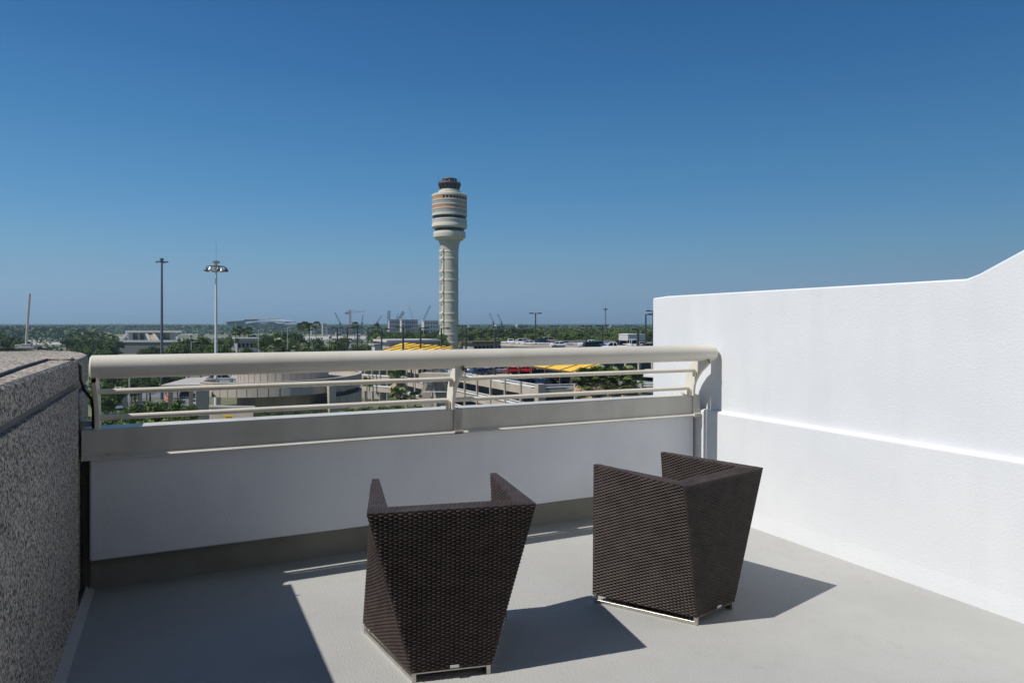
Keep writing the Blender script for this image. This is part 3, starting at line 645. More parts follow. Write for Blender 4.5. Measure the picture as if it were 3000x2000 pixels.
# dark rear core so the open levels read as deep interiors
poly_prism(MB(), [Af+inn*9, Cn+inn*9, Bf+inn*9, far2, far_], GZ, LZ-0.6).build('core_wall', conc_g, gar, True)
def facade(P, Q, n, levels, door=False):
    L = (Q-P).length; d = (Q-P)/L; outn = Vector((d.y, -d.x, 0))
    if outn.dot(-inn) < 0: outn = -outn
    for lv in levels:
        z = LZ-3.3*lv; b = MB()
        b.bar(P+Vector((0,0,z+0.05-P.z))+outn*0.12, Q+Vector((0,0,z+0.05-Q.z))+outn*0.12, 0.25, 1.15)
        b.build('parapet_beam', conc, gar, True)
        b = MB()
        for hh in (0.95,): b.bar(P+Vector((0,0,z+hh-P.z))+outn*0.1, Q+Vector((0,0,z+hh-Q.z))+outn*0.1, 0.30, 0.26)
        b.bar(P+Vector((0,0,z+1.35-P.z))+outn*0.1, Q+Vector((0,0,z+1.35-Q.z))+outn*0.1, 0.14, 0.14)
        b.build('white_rail', white_p, gar, True)
    for k in range(n+1):
        c_ = P+(Q-P)*k/n
        b = MB(); b.bar(Vector((c_.x, c_.y, GZ))+outn*0.3, Vector((c_.x, c_.y, LZ+1.45))+outn*0.3, 0.40, 0.40); b.build('facade_column', conc, gar, True)
facade(Cn, Af, 11, (0, 1, 2))
facade(Cn, Bf, 5, (0, 1, 2))
b = MB(); c_ = Cn; b.bar(Vector((c_.x, c_.y, GZ)), Vector((c_.x, c_.y, LZ+1.5)), 1.3, 1.3); b.build('corner_column', conc, gar, True)

# upper deck building
U0 = gnd(1468, 178, UZ); U1 = gnd(1560, 168, UZ); U2 = gnd(2100, 150, UZ)
ug = empty('parking_deck', (U1.x, U1.y, GZ)); tag(ug, 'upper parking deck carrying the white pickup and white trailer, right of the tower', 'parking garage')
bk0 = gnd(1468, 212, UZ); bk1 = gnd(2150, 222, UZ)
poly_prism(MB(), [U0, U1, U2, bk1, bk0], UZ-0.9, UZ).build('deck', asphalt, ug, True)
poly_prism(MB(), [U0+fw*6, U1+fw*6, U2+fw*12, bk1, bk0], LZ+0.02, UZ-0.92).build('core_wall', conc_g, ug, True)
for P, Q, n in ((U0, U1, 5), (U1, U2, 14)):
    MB().bar(P+Vector((0,0,0.3)), Q+Vector((0,0,0.3)), 0.3, 0.7).build('edge_parapet', conc, ug, True)
    MB().bar(P+Vector((0,0,1.0)), Q+Vector((0,0,1.0)), 0.15, 0.16).build('white_rail', white_p, ug, True)
    for k in range(n):
        c_ = P+(Q-P)*(k+.5)/n; MB().bar(Vector((c_.x, c_.y, LZ+0.01)), Vector((c_.x, c_.y, UZ-0.9)), 0.6, 0.6).build('deck_column', conc, ug, True)
        MB().bar(Vector((c_.x, c_.y, UZ)), Vector((c_.x, c_.y, UZ+1.1)), 0.12).build('rail_post', white_p, ug, True)
# back edge parapet of the upper deck (grey wall behind the cars)
MB().bar(gnd(1470, 211, UZ+0.3), gnd(1800, 217, UZ+0.3), 0.3, 0.5).build('rear_parapet', conc_g, ug, True)

# ---- far garage part on the left behind the palms
fg = empty('parking_garage', gnd(1130, 185)); tag(fg, 'far wing of the garage with white rails, between the spiral ramp and the yellow canopy', 'parking garage')
for lv, z in enumerate((LZ, LZ-3.3, LZ-6.0)):
    MB().bar(gnd(1040, 182, z+0.3), gnd(1190, 172, z+0.3), 0.5, 1.2).build('parapet_beam', conc, fg, True)
    MB().bar(gnd(1040, 182, z+1.2)-fw*0.3, gnd(1190, 172, z+1.2)-fw*0.3, 0.2, 0.35).build('white_rail', white_p, fg, True)
poly_prism(MB(), [gnd(1042, 183), gnd(1192, 173), gnd(1192, 230), gnd(1042, 240)], LZ-0.6, LZ-0.3).build('deck', deck_m, fg, True)
poly_prism(MB(), [gnd(1045, 190), gnd(1190, 181), gnd(1190, 228), gnd(1045, 238)], GZ, LZ-0.62).build('core_wall', conc_g, fg, True)
for k in range(7):
    MB().bar(gnd(1048+k*22, 181.5-k*1.45, GZ), gnd(1048+k*22, 181.5-k*1.45, LZ+0.9), 0.5).build('facade_column', conc, fg, True)

# ---- yellow canopies
def canopy(name, label, P, Q, width, rise, nrib, cap=False):
    """P-Q lower eave, sloping up and back"""
    e = empty(name, Vector((P.x, P.y, LZ))); tag(e, label, 'canopy', 'yellow canopies')
    d = (Q-P).normalized(); back = Vector((-d.y, d.x, 0)); back = back if back.dot(fw) > 0 else -back
    up_ = back*width + Vector((0,0,rise))
    th = Vector((0,0,0.12))
    b = MB(); q = [P, Q, Q+up_, P+up_]
    iv = len(b.v); b.v += [tuple(p) for p in q]+[tuple(p-th) for p in q]
    b.f += [(iv,iv+1,iv+2,iv+3), (iv+7,iv+6,iv+5,iv+4)]+[(iv+k, iv+4+k, iv+4+(k+1) % 4, iv+(k+1) % 4) for k in range(4)]; b.mi += [0]*6
    b.build('canopy_sheet', yellow_m, e, True)
    for k in range(nrib+1):
        c_ = P+(Q-P)*min(k/nrib, 1-width*0.35/(Q-P).length)
        lean = d*width*0.35
        MB().bar(c_+Vector((0,0,0.08)), c_+up_+lean+Vector((0,0,0.08)), 0.17, 0.12).build('rib', brownrib, e, True)
        MB().bar(Vector((c_.x, c_.y, LZ)), c_, 0.3).build('support_post', brownrib, e, True)
    MB().bar(P+Vector((0,0,-0.1)), Q+Vector((0,0,-0.1)), 0.25, 0.3).build('eave_beam', brownrib, e, True)
    return e
canopy('yellow_canopy', 'far yellow slatted canopy seen above the handrail, left of the control tower', at(1117, 1026, 150), at(1274, 1039, 143), 7.5, 1.5, 7)
canopy('yellow_canopy', 'bright yellow canopy over the parked cars, seen under the handrail beside the palms', at(1490, 1063, 152), at(1690, 1091, 118), 6.0, 1.9, 5)

# ---- grey building behind the far canopy
YD = Vector((0, 1, 0)); XD = Vector((1, 0, 0))
def alongx(p, px):       # point on the line p + t*X seen at photo column px
    k = (px-1500)/FP; dx = fw*k-rt; return p + XD*(-(p.dot(rt)-k*p.dot(fw))/(XD.dot(rt)-k*XD.dot(fw)))
def bld(name, label, px0, px1, ytop, D, depth, m, zb=GZ, cat='building', group=None, rot=0):
    p0 = gnd(px0, D, zb); p1 = alongx(p0, px1); top = mast_top_z(ytop, D)
    e = empty(name, Vector(((p0.x+p1.x)/2, (p0.y+p1.y)/2, zb))); tag(e, label, cat, group)
    poly_prism(MB(), [p0, p1, p1+YD*depth, p0+YD*depth], zb, top).build('wall', m, e, True)
    return e, p0, p1, top
def winrow(e, p0, p1, z0, z1, n, m=dkglass, fill=0.6):
    for k in range(n):
        a_ = p0+(p1-p0)*((k+.5-fill/2)/n); b2 = p0+(p1-p0)*((k+.5+fill/2)/n)
        poly_prism(MB(), [a_-YD*0.15, b2-YD*0.15, b2+YD*0.1, a_+YD*0.1], z0, z1).build('window', m, e, True)
e, p0, p1, tp_ = bld('service_building', 'long low grey building with a pale roof behind the far yellow canopy', 1141, 1284, 1002, 200, 14, conc_g)
poly_prism(MB(), [p0-YD*0.6-XD, p1-YD*0.6+XD, p1+YD*15+XD, p0+YD*15-XD], tp_, tp_+0.6).build('roof', far_wall, e, True)
winrow(e, p0, p1, tp_-3.2, tp_-1.2, 9)
e, p0, p1, tp_ = bld('stair_ramp_house', 'small white sloping stair cover at the left end of the far yellow canopy', 1098, 1116, 1012, 170, 3, far_wall, zb=EYE-7.5)
poly_prism(MB(), [p0-YD*0.5-XD*.3, p1-YD*0.5+XD*.3, p1+YD*6.5+XD*.3, p0+YD*6.5-XD*.3], tp_, tp_+0.4).build('roof', conc_g, e, True)

e, p0, p1, tp_ = bld('service_building', 'dark low shed with a thin reddish roof between the tower and the parked cars', 1388, 1468, 1005, 230, 10, conc_g)
poly_prism(MB(), [p0-YD-XD, p1-YD+XD, p1+YD*11+XD, p0+YD*11-XD], tp_, tp_+0.5).build('roof', brownrib, e, True)
winrow(e, p0, p1, tp_-3.0, tp_-1.0, 7)
# ================================================================== SPIRAL RAMP
hc = gnd(831, 110); sr = empty('spiral_ramp', hc); tag(sr, 'round beige concrete spiral car ramp with panelled parapets, behind the left half of the railing', 'spiral ramp')
RO, RI = 12.1, 6.9
def arcband(b, r0, r1, a0, a1, z0f, z1f, n=48):
    """solid curved wall between radii, angle range, z functions"""
    i0 = len(b.v)
    for k in range(n+1):
        t = k/n; a_ = a0+(a1-a0)*t; c_, s_ = math.cos(a_), math.sin(a_); za, zb_ = z0f(t), z1f(t)
        b.v += [(r0*c_, r0*s_, za), (r1*c_, r1*s_, za), (r1*c_, r1*s_, zb_), (r0*c_, r0*s_, zb_)]
    for k in range(n):
        for j in range(4): b.f.append((i0+4*k+j, i0+4*k+(j+1) % 4, i0+4*(k+1)+(j+1) % 4, i0+4*(k+1)+j)); b.mi.append(0)
    b.f += [(i0, i0+3, i0+2, i0+1), (i0+4*n, i0+4*n+1, i0+4*n+2, i0+4*n+3)]; b.mi += [0, 0]
    return b
aF = math.atan2(-fw.y, -fw.x)         # angle facing the camera
h0 = lambda drop: (EYE-drop)-GZ
def coil(zdrop_l, zdrop_r, a0, a1, name_p='parapet', hw=1.95, deck=True, curb=True):
    zf = lambda t: h0(zdrop_l+(zdrop_r-zdrop_l)*t)
    
    # vertical panel joints
    n = int(abs(a1-a0)*RO/1.5)
    b = arcband(MB(), RO-0.25, RO, a0, a1, lambda t: zf(t)-hw, zf); b.cur = 1
    for k in range(n+1):
        t = k/n; a_ = a0+(a1-a0)*t; c_, s_ = math.cos(a_), math.sin(a_)
        b.bar(((RO+0.01)*c_, (RO+0.01)*s_, zf(t)-hw), ((RO+0.01)*c_, (RO+0.01)*s_, zf(t)-0.12), 0.07, 0.05)
    b.build('ramp_parapet', [conc, conc_g], sr)
    arcband(MB(), RO-0.45, RO+0.08, a0, a1, lambda t: zf(t)+0.002, lambda t: zf(t)+0.13).build('ramp_curb', lightroad, sr)
    if deck:
        arcband(MB(), RI, RO-0.26, a0, a1, lambda t: zf(t)-hw+0.1, lambda t: zf(t)-1.0).build('ramp_slab', deck_m, sr)
coil(8.9, 7.9, aF-rad(100), aF+rad(95))
coil(7.9, 7.0, aF+rad(95.5), aF+rad(215))
coil(12.6, 11.9, aF-rad(80), aF-rad(22))
coil(11.0, 10.4, aF+rad(52), aF+rad(140))
b = MB().lathe([(RI-0.01, 0), (RI-0.01, h0(5.1))], n=64); b.cur = 1
for k in range(40):
    a_ = 2*PI*k/40; b.bar((RI*math.cos(a_), RI*math.sin(a_), 3), (RI*math.cos(a_), RI*math.sin(a_), h0(5.15)), 0.06, 0.04)
b.build('core_wall', [conc, conc_g], sr)
for (px, D, wt, wb, y0, y1) in ((971, 101, 1.05, 0.55, 1122, 1290), (593, 99, 1.75, 1.9, 1139, 1290)):
    p = gnd(px, D); pl_ = p-hc; zt = mast_top_z(y0, D)-GZ
    b = MB(); i = len(b.v)
    for z_, w_ in ((0, wb), (zt, wt)):
        for sx, sy in ((-1,-1),(1,-1),(1,1),(-1,1)):
            q = pl_+XD*(w_/2*sx)+YD*(0.9*sy); b.v.append((q.x, q.y, z_))
    for q in ((0,3,2,1),(4,5,6,7),(0,1,5,4),(1,2,6,5),(2,3,7,6),(3,0,4,7)): b.f.append(tuple(i+k for k in q)); b.mi.append(0)
    b.build('ramp_pier', conc, sr)
e = empty('retaining_wall', gnd(665, 92)); tag(e, 'beige retaining wall carrying the orange sign below the spiral ramp', 'wall')
poly_prism(MB(), [gnd(617, 93), gnd(742, 92), gnd(742, 93), gnd(617, 94)], GZ, mast_top_z(1196, 92)).build('wall_face', conc, e, True)
poly_prism(MB(), [gnd(612, 92.8), gnd(747, 91.8), gnd(747, 93.2), gnd(612, 94.2)], mast_top_z(1196, 92), mast_top_z(1196, 92)+0.2).build('wall_cap', conc_g, e, True)
e = empty('clearance_sign', gnd(669, 91)); tag(e, 'orange rectangular clearance sign above the coping, under the lower rail bar', 'sign')
z0_, z1_ = mast_top_z(1226, 91), mast_top_z(1216, 91)
MB().bar(gnd(655, 91, (z0_+z1_)/2), gnd(684, 91, (z0_+z1_)/2), 0.08, z1_-z0_+0.1).build('sign_board', yellow_m, e, True)
MB().bar(gnd(660, 90.93, (z0_+z1_)/2), gnd(679, 90.93, (z0_+z1_)/2), 0.02, 0.07).build('sign_text_line', brownrib, e, True)
for px in (658, 681): MB().bar(gnd(px, 91.2, GZ), gnd(px, 91.2, z0_), 0.12).build('sign_post', alum, e, True)

# approach ramp to the left of the spiral
ar = empty('approach_ramp', gnd(560, 160)); tag(ar, 'pale concrete approach ramp joining the spiral ramp from the left', 'ramp')
poly_prism(MB(), [on(548,1107,-11.5), on(700,1100,-11.5), on(700,1124,-11.5), on(470,1128,-11.5)], -12.3, -11.5).build('ramp_slab', lightroad, ar, True)
MB().bar(on(600,1106,-11.3), on(614,1128,-11.3), 0.3, 0.7).build('ramp_curb', lightroad, ar, True)
for px in (500, 560, 640): MB().bar(gnd(px, 150, GZ), gnd(px, 150, -12.3), 0.9).build('ramp_pier', conc, ar, True)
e = empty('small_overpass', gnd(350, 170)); tag(e, 'small concrete overpass on square piers among the trees at the far left', 'overpass')
MB().bar(gnd(285, 160, EYE-15.2), gnd(430, 168, EYE-15.6), 5, 0.9).build('bridge_deck', conc, e, True)
for px in (315, 330, 367, 410): MB().bar(gnd(px, 159+(px-285)*0.055, GZ), gnd(px, 159+(px-285)*0.055, EYE-15.6), 0.9).build('bridge_pier', conc, e, True)
# braced concrete tower under the centre post
e = empty('stair_tower', gnd(1265, 120)); tag(e, 'open concrete stair tower with sloping braces, left of the middle railing post', 'stair tower')
zt = mast_top_z(1098, 120)
MB().bar(gnd(1238, 120, zt), gnd(1345, 118, zt), 3.0, 0.8).build('top_slab', conc, e, True)
for a_, b2 in (((1232, 1170), (1254, 1105)), ((1322, 1170), (1296, 1105))):
    MB().bar(at(a_[0], a_[1], 119), at(b2[0], b2[1], 119), 0.6, 0.6).build('brace', conc, e, True)
MB().bar(gnd(1290, 121, GZ), gnd(1290, 121, zt-0.4), 2.6, 1.6).build('stair_core', conc_g, e, True)
MB().bar(gnd(1250, 118.6, mast_top_z(1147, 118.6)), gnd(1345, 118.6, mast_top_z(1147, 118.6)), 0.2, 0.15).build('handrail', white_p, e, True)
poly_prism(MB(), [gnd(1240, 117), gnd(1262, 117), gnd(1262, 119), gnd(1240, 119)], GZ, mast_top_z(1148, 117)).build('base_wall', conc, e, True)

# ================================================================== CARS
paint = {k: mat('paint_'+k, c, 0.28, spec=0.6) for k, c in dict(white=(0.75,0.76,0.77), navy=(0.02,0.04,0.09), black=(0.012,0.013,0.016), red=(0.50,0.02,0.03), silver=(0.42,0.44,0.46), grey=(0.12,0.13,0.15), blue=(0.05,0.12,0.22), tan=(0.35,0.30,0.22)).items()}
def car_meshes(kind):
    # side profile x (front at +), body lower and glasshouse
    if kind == 'sedan': L, W, hb, cab, roof = 4.7, 1.82, 0.88, (-1.75, -1.0, 0.45, 1.25), 1.42
    elif kind == 'suv': L, W, hb, cab, roof = 4.7, 1.9, 1.05, (-2.2, -1.85, 0.55, 1.2), 1.75
    elif kind == 'van': L, W, hb, cab, roof = 5.2, 2.0, 1.15, (-2.5, -2.35, 1.2, 2.0), 2.1
    else: L, W, hb, cab, roof = 5.7, 2.0, 1.08, (-0.55, -0.35, 0.95, 1.55), 1.85
    hl, hw = L/2, W/2
    body = MB(); xs = [-hl, -hl+0.12, -hl+0.6, cab[0], cab[3], hl-0.55, hl-0.1, hl]
    tops = [hb-0.3, hb-0.06, hb, hb+0.03, hb, hb-0.14, hb-0.3, hb-0.42]
    if kind == 'pickup': tops = [hb-0.2, hb-0.02, hb, hb, hb+0.02, hb-0.05, hb-0.2, hb-0.4]
    ws = [0.86, 0.95, 1, 1, 1, 0.97, 0.9, 0.78]; i0 = 0; n = len(xs)
    for x, tpz, q in zip(xs, tops, ws):
        w_ = hw*q; body.v += [(x, -w_*0.93, 0.28), (x, -w_, 0.5), (x, -w_*0.97, tpz-0.1), (x, -w_*0.86, tpz), (x, w_*0.86, tpz), (x, w_*0.97, tpz-0.1), (x, w_, 0.5), (x, w_*0.93, 0.28)]
    for k in range(n-1):
        for j in range(8): body.f.append((8*k+j, 8*(k+1)+j, 8*(k+1)+(j+1) % 8, 8*k+(j+1) % 8)); body.mi.append(0)
    body.f += [tuple(range(8)), tuple(8*(n-1)+7-j for j in range(8))]; body.mi += [0, 0]
    # roof panel and pillars
    rw = hw*0.74
    i = len(body.v)
    def ring_(z, xa, xb, w_): return [(xa, -w_, z), (xb, -w_, z), (xb, w_, z), (xa, w_, z)]
    body.v += ring_(roof-0.07, cab[1], cab[2], rw+0.02)+ring_(roof, cab[1]+0.08, cab[2]-0.08, rw-0.05)
    for q in ((0,1,5,4),(1,2,6,5),(2,3,7,6),(3,0,4,7),(4,5,6,7),(3,2,1,0)): body.f.append(tuple(i+k for k in q)); body.mi.append(0)
    for s_ in (-1, 1):
        for xa, xb in ((cab[0], cab[1]), (cab[3], cab[2]), ((cab[1]+cab[2])/2, (cab[1]+cab[2])/2)):
            body.bar((xa, s_*hw*0.87, hb-0.02), (xb, s_*(rw+0.0), roof-0.05), 0.1)
    if kind == 'pickup':   # recessed bed
        body.box(-hl+0.1, cab[0]-0.1, -hw*0.84, -hw*0.78, hb-0.02, hb+0.06).box(-hl+0.1, cab[0]-0.1, hw*0.78, hw*0.84, hb-0.02, hb+0.06)
    glass = MB(); i = 0; g0, g1 = hb-0.02, roof-0.06
    glass.v += ring_(g0, cab[0]+0.03, cab[3]-0.03, hw*0.86)+ring_(g1, cab[1], cab[2], rw)
    for q in ((0,1,5,4),(1,2,6,5),(2,3,7,6),(3,0,4,7),(4,5,6,7)): glass.f.append(q); glass.mi.append(0)
    wheels = [(x, s_*hw*0.9) for x in (-hl*0.6, hl*0.62) for s_ in (-1, 1)]
    return body, glass, wheels, L, W, hb
CARP = {}
def car(kind, colour, loc, rz, label, group='parked cars', name='parked_car', cat='car'):
    key = (kind, colour)
    if key not in CARP:
        body, glass, wheels, L, W, hb = car_meshes(kind)
        e = empty(name, loc, rz)
        body.build('body', paint[colour], e, bevel=0.04)
        glass.build('windows', dkglass, e)
        for x, y in wheels:
            s_ = 1 if y > 0 else -1
            wh = MB().tube([(x, y-0.11, 0.33), (x, y+0.11, 0.33)], 0.34, 16).build('wheel', tyre, e, smooth=True)
            MB().tube([(x, y+s_*0.10, 0.33), (x, y+s_*0.125, 0.33)], 0.2, 12).build('rim', chrome, wh)
        for s_ in (-1, 1):
            MB().box(L/2-0.12, L/2-0.02, s_*W*0.33-0.17, s_*W*0.33+0.17, hb-0.42, hb-0.28).build('headlight', white_p, e)
            MB().box(-L/2-0.01, -L/2+0.06, s_*W*0.38-0.12, s_*W*0.38+0.12, hb-0.35, hb-0.15).build('tail_light', paint['red'], e)
        CARP[key] = e
    else: e = copy_tree(CARP[key], loc, rz)
    e.name = name
    tag(e, label, cat, group); return e
base_rot = math.atan2(dA.y, dA.x)
def cdeck(px, py, kind, col, label, rot=0, z=LZ): car(kind, col, on(px, py, z), base_rot+rad(rot), label)
for a_ in (
 (1262, 1089, 'suv', 'navy', 'dark suv just left of the middle railing post, under the handrail', 100),
 (1312, 1092, 'sedan', 'white', 'white car partly hidden behind the middle railing post', 100),
 (1388, 1094, 'suv', 'white', 'white car at the left end of the row right of the middle railing post', 95),
 (1402, 1098, 'sedan', 'navy', 'dark blue car second in the row right of the middle railing post', 95),
 (1424, 1096, 'sedan', 'grey', 'dark grey car between the dark blue and the silver car on the lower deck', 95),
 (1450, 1094, 'suv', 'silver', 'silver suv left of the two red cars on the lower deck', 95),
 (1475, 1092, 'suv', 'white', 'white suv beside the first red car, under the handrail', 95),
 (1499, 1093, 'sedan', 'red', 'left one of the two bright red cars on the lower deck', 70),
 (1537, 1092, 'sedan', 'red', 'right one of the two bright red cars, nearest the yellow canopy', 60),
 (1500, 1122, 'sedan', 'blue', 'dark blue car behind the white rail, left of the nearest dark car', 100),
 (1528, 1122, 'sedan', 'navy', 'navy car in the middle of the three cars along the white garage rail', 100),
 (1590, 1132, 'sedan', 'navy', 'nearest dark navy car at the corner of the garage rails', 125),
 (1605, 1116, 'suv', 'black', 'black suv behind the corner, left one of the pair near the palms', 100),
 (1662, 1122, 'suv', 'black', 'black suv with silver wheels standing just left of the palms', 20),
 (1578, 1106, 'suv', 'grey', 'grey suv under the yellow canopy, left end of the back row', 100),
 (1625, 1108, 'sedan', 'black', 'black car under the yellow canopy, right end of the back row', 100),
 (1335, 1090, 'suv', 'white', 'white suv directly right of the middle railing post, under the handrail', 100),
 (1362, 1090, 'sedan', 'silver', 'silver car between two white cars right of the middle post', 100),
 (1413, 1086, 'suv', 'silver', 'silver suv in the far row behind the dark blue car', 95),
 (1437, 1086, 'sedan', 'white', 'white car in the far row behind the silver suv', 95),
 (1464, 1085, 'suv', 'black', 'black suv in the far row left of the red cars', 95),
 (1519, 1084, 'sedan', 'white', 'white car in the far row behind the two red cars', 95),
 (1560, 1118, 'sedan', 'silver', 'silver car between the navy cars near the garage corner', 100),
 (1640, 1102, 'suv', 'white', 'white suv under the right end of the yellow canopy', 100),
 (1905, 1108, 'pickup', 'white', 'white pickup behind the palms at the edge of the white wall', 20),
 (1795, 1078, 'van', 'white', 'white van seen between the palm tops under the handrail', 20),
 (1850, 1080, 'sedan', 'silver', 'silver car right of the white van under the handrail', 20),
): cdeck(*a_[:5], rot=a_[5])
for (px, D, kind, col, rz, lab) in (
 (1800, 142, 'pickup', 'white', 178, 'white pickup truck on the upper deck, nearest the handrail'),
 (1738, 150, 'suv', 'black', 10, 'dark suv on the upper deck left of the white pickup'),
 (1728, 163, 'pickup', 'white', 0, 'white pickup behind the dark suv on the upper deck'),
 (1753, 158, 'suv', 'blue', 10, 'dark blue suv between the two white pickups'),
 (1826, 160, 'suv', 'black', 40, 'black suv in front of the white trailer'),
 (1853, 158, 'van', 'white', 95, 'white van parked in front of the white trailer'),
 (1878, 165, 'sedan', 'silver', 95, 'silver car right of the white van, beside the short black lamp post'),
 (1903, 150, 'sedan', 'grey', 10, 'grey car at the left edge of the white wall on the upper deck'),
 (1640, 165, 'sedan', 'white', 10, 'white car in the middle of the upper deck, half hidden by the handrail'),
 (1655, 166, 'sedan', 'navy', 10, 'navy car next to the white car in the middle of the upper deck'),
 (1590, 200, 'sedan', 'navy', 10, 'dark car right of the tallest lamp post on the upper deck'),
 (1612, 205, 'suv', 'tan', 10, 'tan suv right of the tallest lamp post on the upper deck'),
 (1552, 178, 'sedan', 'white', 10, 'white car left of the tallest lamp post'),
 (1538, 185, 'suv', 'white', 10, 'white suv left of the tallest lamp post'),
 (1518, 190, 'sedan', 'silver', 95, 'silver car at the left end of the upper deck row'),
 (1496, 195, 'sedan', 'white', 95, 'white car furthest left in the upper deck row'),
): car(kind, col, gnd(px, D, UZ), -YAW+rad(rz), lab)
car('suv', 'silver', on(658, 1119, -11.48), -YAW+rad(20), 'silver car on the approach ramp right of the white mast')
car('sedan', 'grey', on(637, 1115, -11.48), -YAW+rad(60), 'dark car on the approach ramp behind the white mast')
car('suv', 'black', on(553, 1164, GZ+0.1), -YAW+rad(30), 'black suv on the road left of the left ramp pier', name='passing_car')
car('sedan', 'silver', on(568, 1186, GZ+0.1), -YAW+rad(-60), 'silver car close to the foot of the left ramp pier', name='passing_car')
car('sedan', 'white', on(690, 1020, GZ+0.1), -YAW, 'white car on the far road right of the white mast', name='passing_car')
e = empty('box_trailer', gnd(1850, 200, UZ)); tag(e, 'big white box trailer on the upper deck beside the white wall', 'trailer')
zt_ = mast_top_z(979, 200)-UZ
q0 = gnd(1840, 192, 0); q1 = alongx(q0, 1894); oo = gnd(1850, 200, 0); P = [q0-oo, q1-oo, q1+YD*11-oo, q0+YD*4.5-oo]
poly_prism(MB(), P, 1.0, zt_).build('box_body', far_wall, e)
poly_prism(MB(), [p*1.02 for p in P], zt_, zt_+0.15).build('roof', white_p, e)
for k in (0.2, 0.4, 0.8):
    c_ = P[0]+(P[1]-P[0])*k; MB().tube([(c_.x, c_.y+0.2, 0.5), (c_.x, c_.y+0.7, 0.5)], 0.5, 12).build('wheel', tyre, e)
# orange barrels by the dark mast
for i, (px, py) in enumerate(((487, 1169), (492, 1173), (499, 1171))):
    e = empty('traffic_barrel', on(px, py+3, GZ+0.07)); tag(e, 'orange traffic barrel in the cluster at the foot of the dark light mast', 'traffic barrel', 'orange barrels')
    MB().lathe([(0.45, 0), (0.42, 0.2), (0.36, 0.25), (0.28, 1.5), (0.18, 1.6)], n=12).build('barrel', orange_m, e)
    MB().lathe([(0.36, 0.7), (0.35, 0.95)], n=12).build('stripe', white_p, e)

# ================================================================== TREES
rng = np.random.default_rng(5)
def leaf_cloud(centers, radii, n_each, size, seed=0, flat=0.75):
    r = np.random.default_rng(seed); allc = []
    for c, R_ in zip(centers, radii):
        d = r.normal(size=(n_each, 3)); d /= np.linalg.norm(d, axis=1)[:, None]
        rr = R_*(0.62+0.43*r.random(n_each)**0.6); p = np.array(c)+d*rr[:, None]*np.array([1, 1, flat]); allc.append(p)
    P = np.concatenate(allc); N = len(P)
    a = r.normal(size=(N, 3)); a[:, 2] *= 0.6; a /= np.linalg.norm(a, axis=1)[:, None]
    b = np.cross(a, r.normal(size=(N, 3))); b /= np.linalg.norm(b, axis=1)[:, None]
    s = size*(0.6+0.8*r.random(N))[:, None]
    V = np.stack([P-a*s, P-b*s*0.6, P+a*s, P+b*s*0.6], 1).reshape(-1, 3); F = np.arange(4*N).reshape(-1, 4)
    return V, F
def np_obj(name, V, F, m, parent=None):
    me = bpy.data.meshes.new(name); me.vertices.add(len(V)); me.vertices.foreach_set('co', np.ascontiguousarray(V, dtype=np.float32).ravel())
    me.loops.add(F.size); me.loops.foreach_set('vertex_index', F.ravel().astype(np.int32))
    me.polygons.add(len(F)); me.polygons.foreach_set('loop_start', np.arange(0, F.size, F.shape[1], dtype=np.int32)); me.update(); me.validate()
    me.materials.append(m); o = bpy.data.objects.new(name, me); C.objects.link(o)
    if parent: o.parent = parent
    return o
def make_oak(seed, m):          # unit tree: height 1, crown width about 1
    r = np.random.default_rng(seed); e = empty('oak_tree', (0, 0, -500))
    cs = []; rs = []
    for k in range(26):
        a = r.random()*2*PI; q = math.sqrt(r.random())*0.36; z_ = 0.22+(0.68-q*0.9)*r.random()**0.7+q*0.3
        cs.append((q*math.cos(a), q*math.sin(a), z_)); rs.append(0.09+0.08*r.random())
    V, F = leaf_cloud(cs, rs, 150, 0.026, seed, 0.8)
    np_obj('crown', V, F, m, e)
    b = MB().tube([(0,0,0),(0.01,0,0.2),(0,0.01,0.42)], [0.035,0.028,0.02], 8)
    for k in range(6):
        c_ = cs[k*3]; b.tube([(0,0,0.25+0.03*k), (c_[0]*0.6, c_[1]*0.6, c_[2]-0.05), c_], [0.016,0.010,0.004], 6)
    b.build('trunk', trunk_m, e); return e
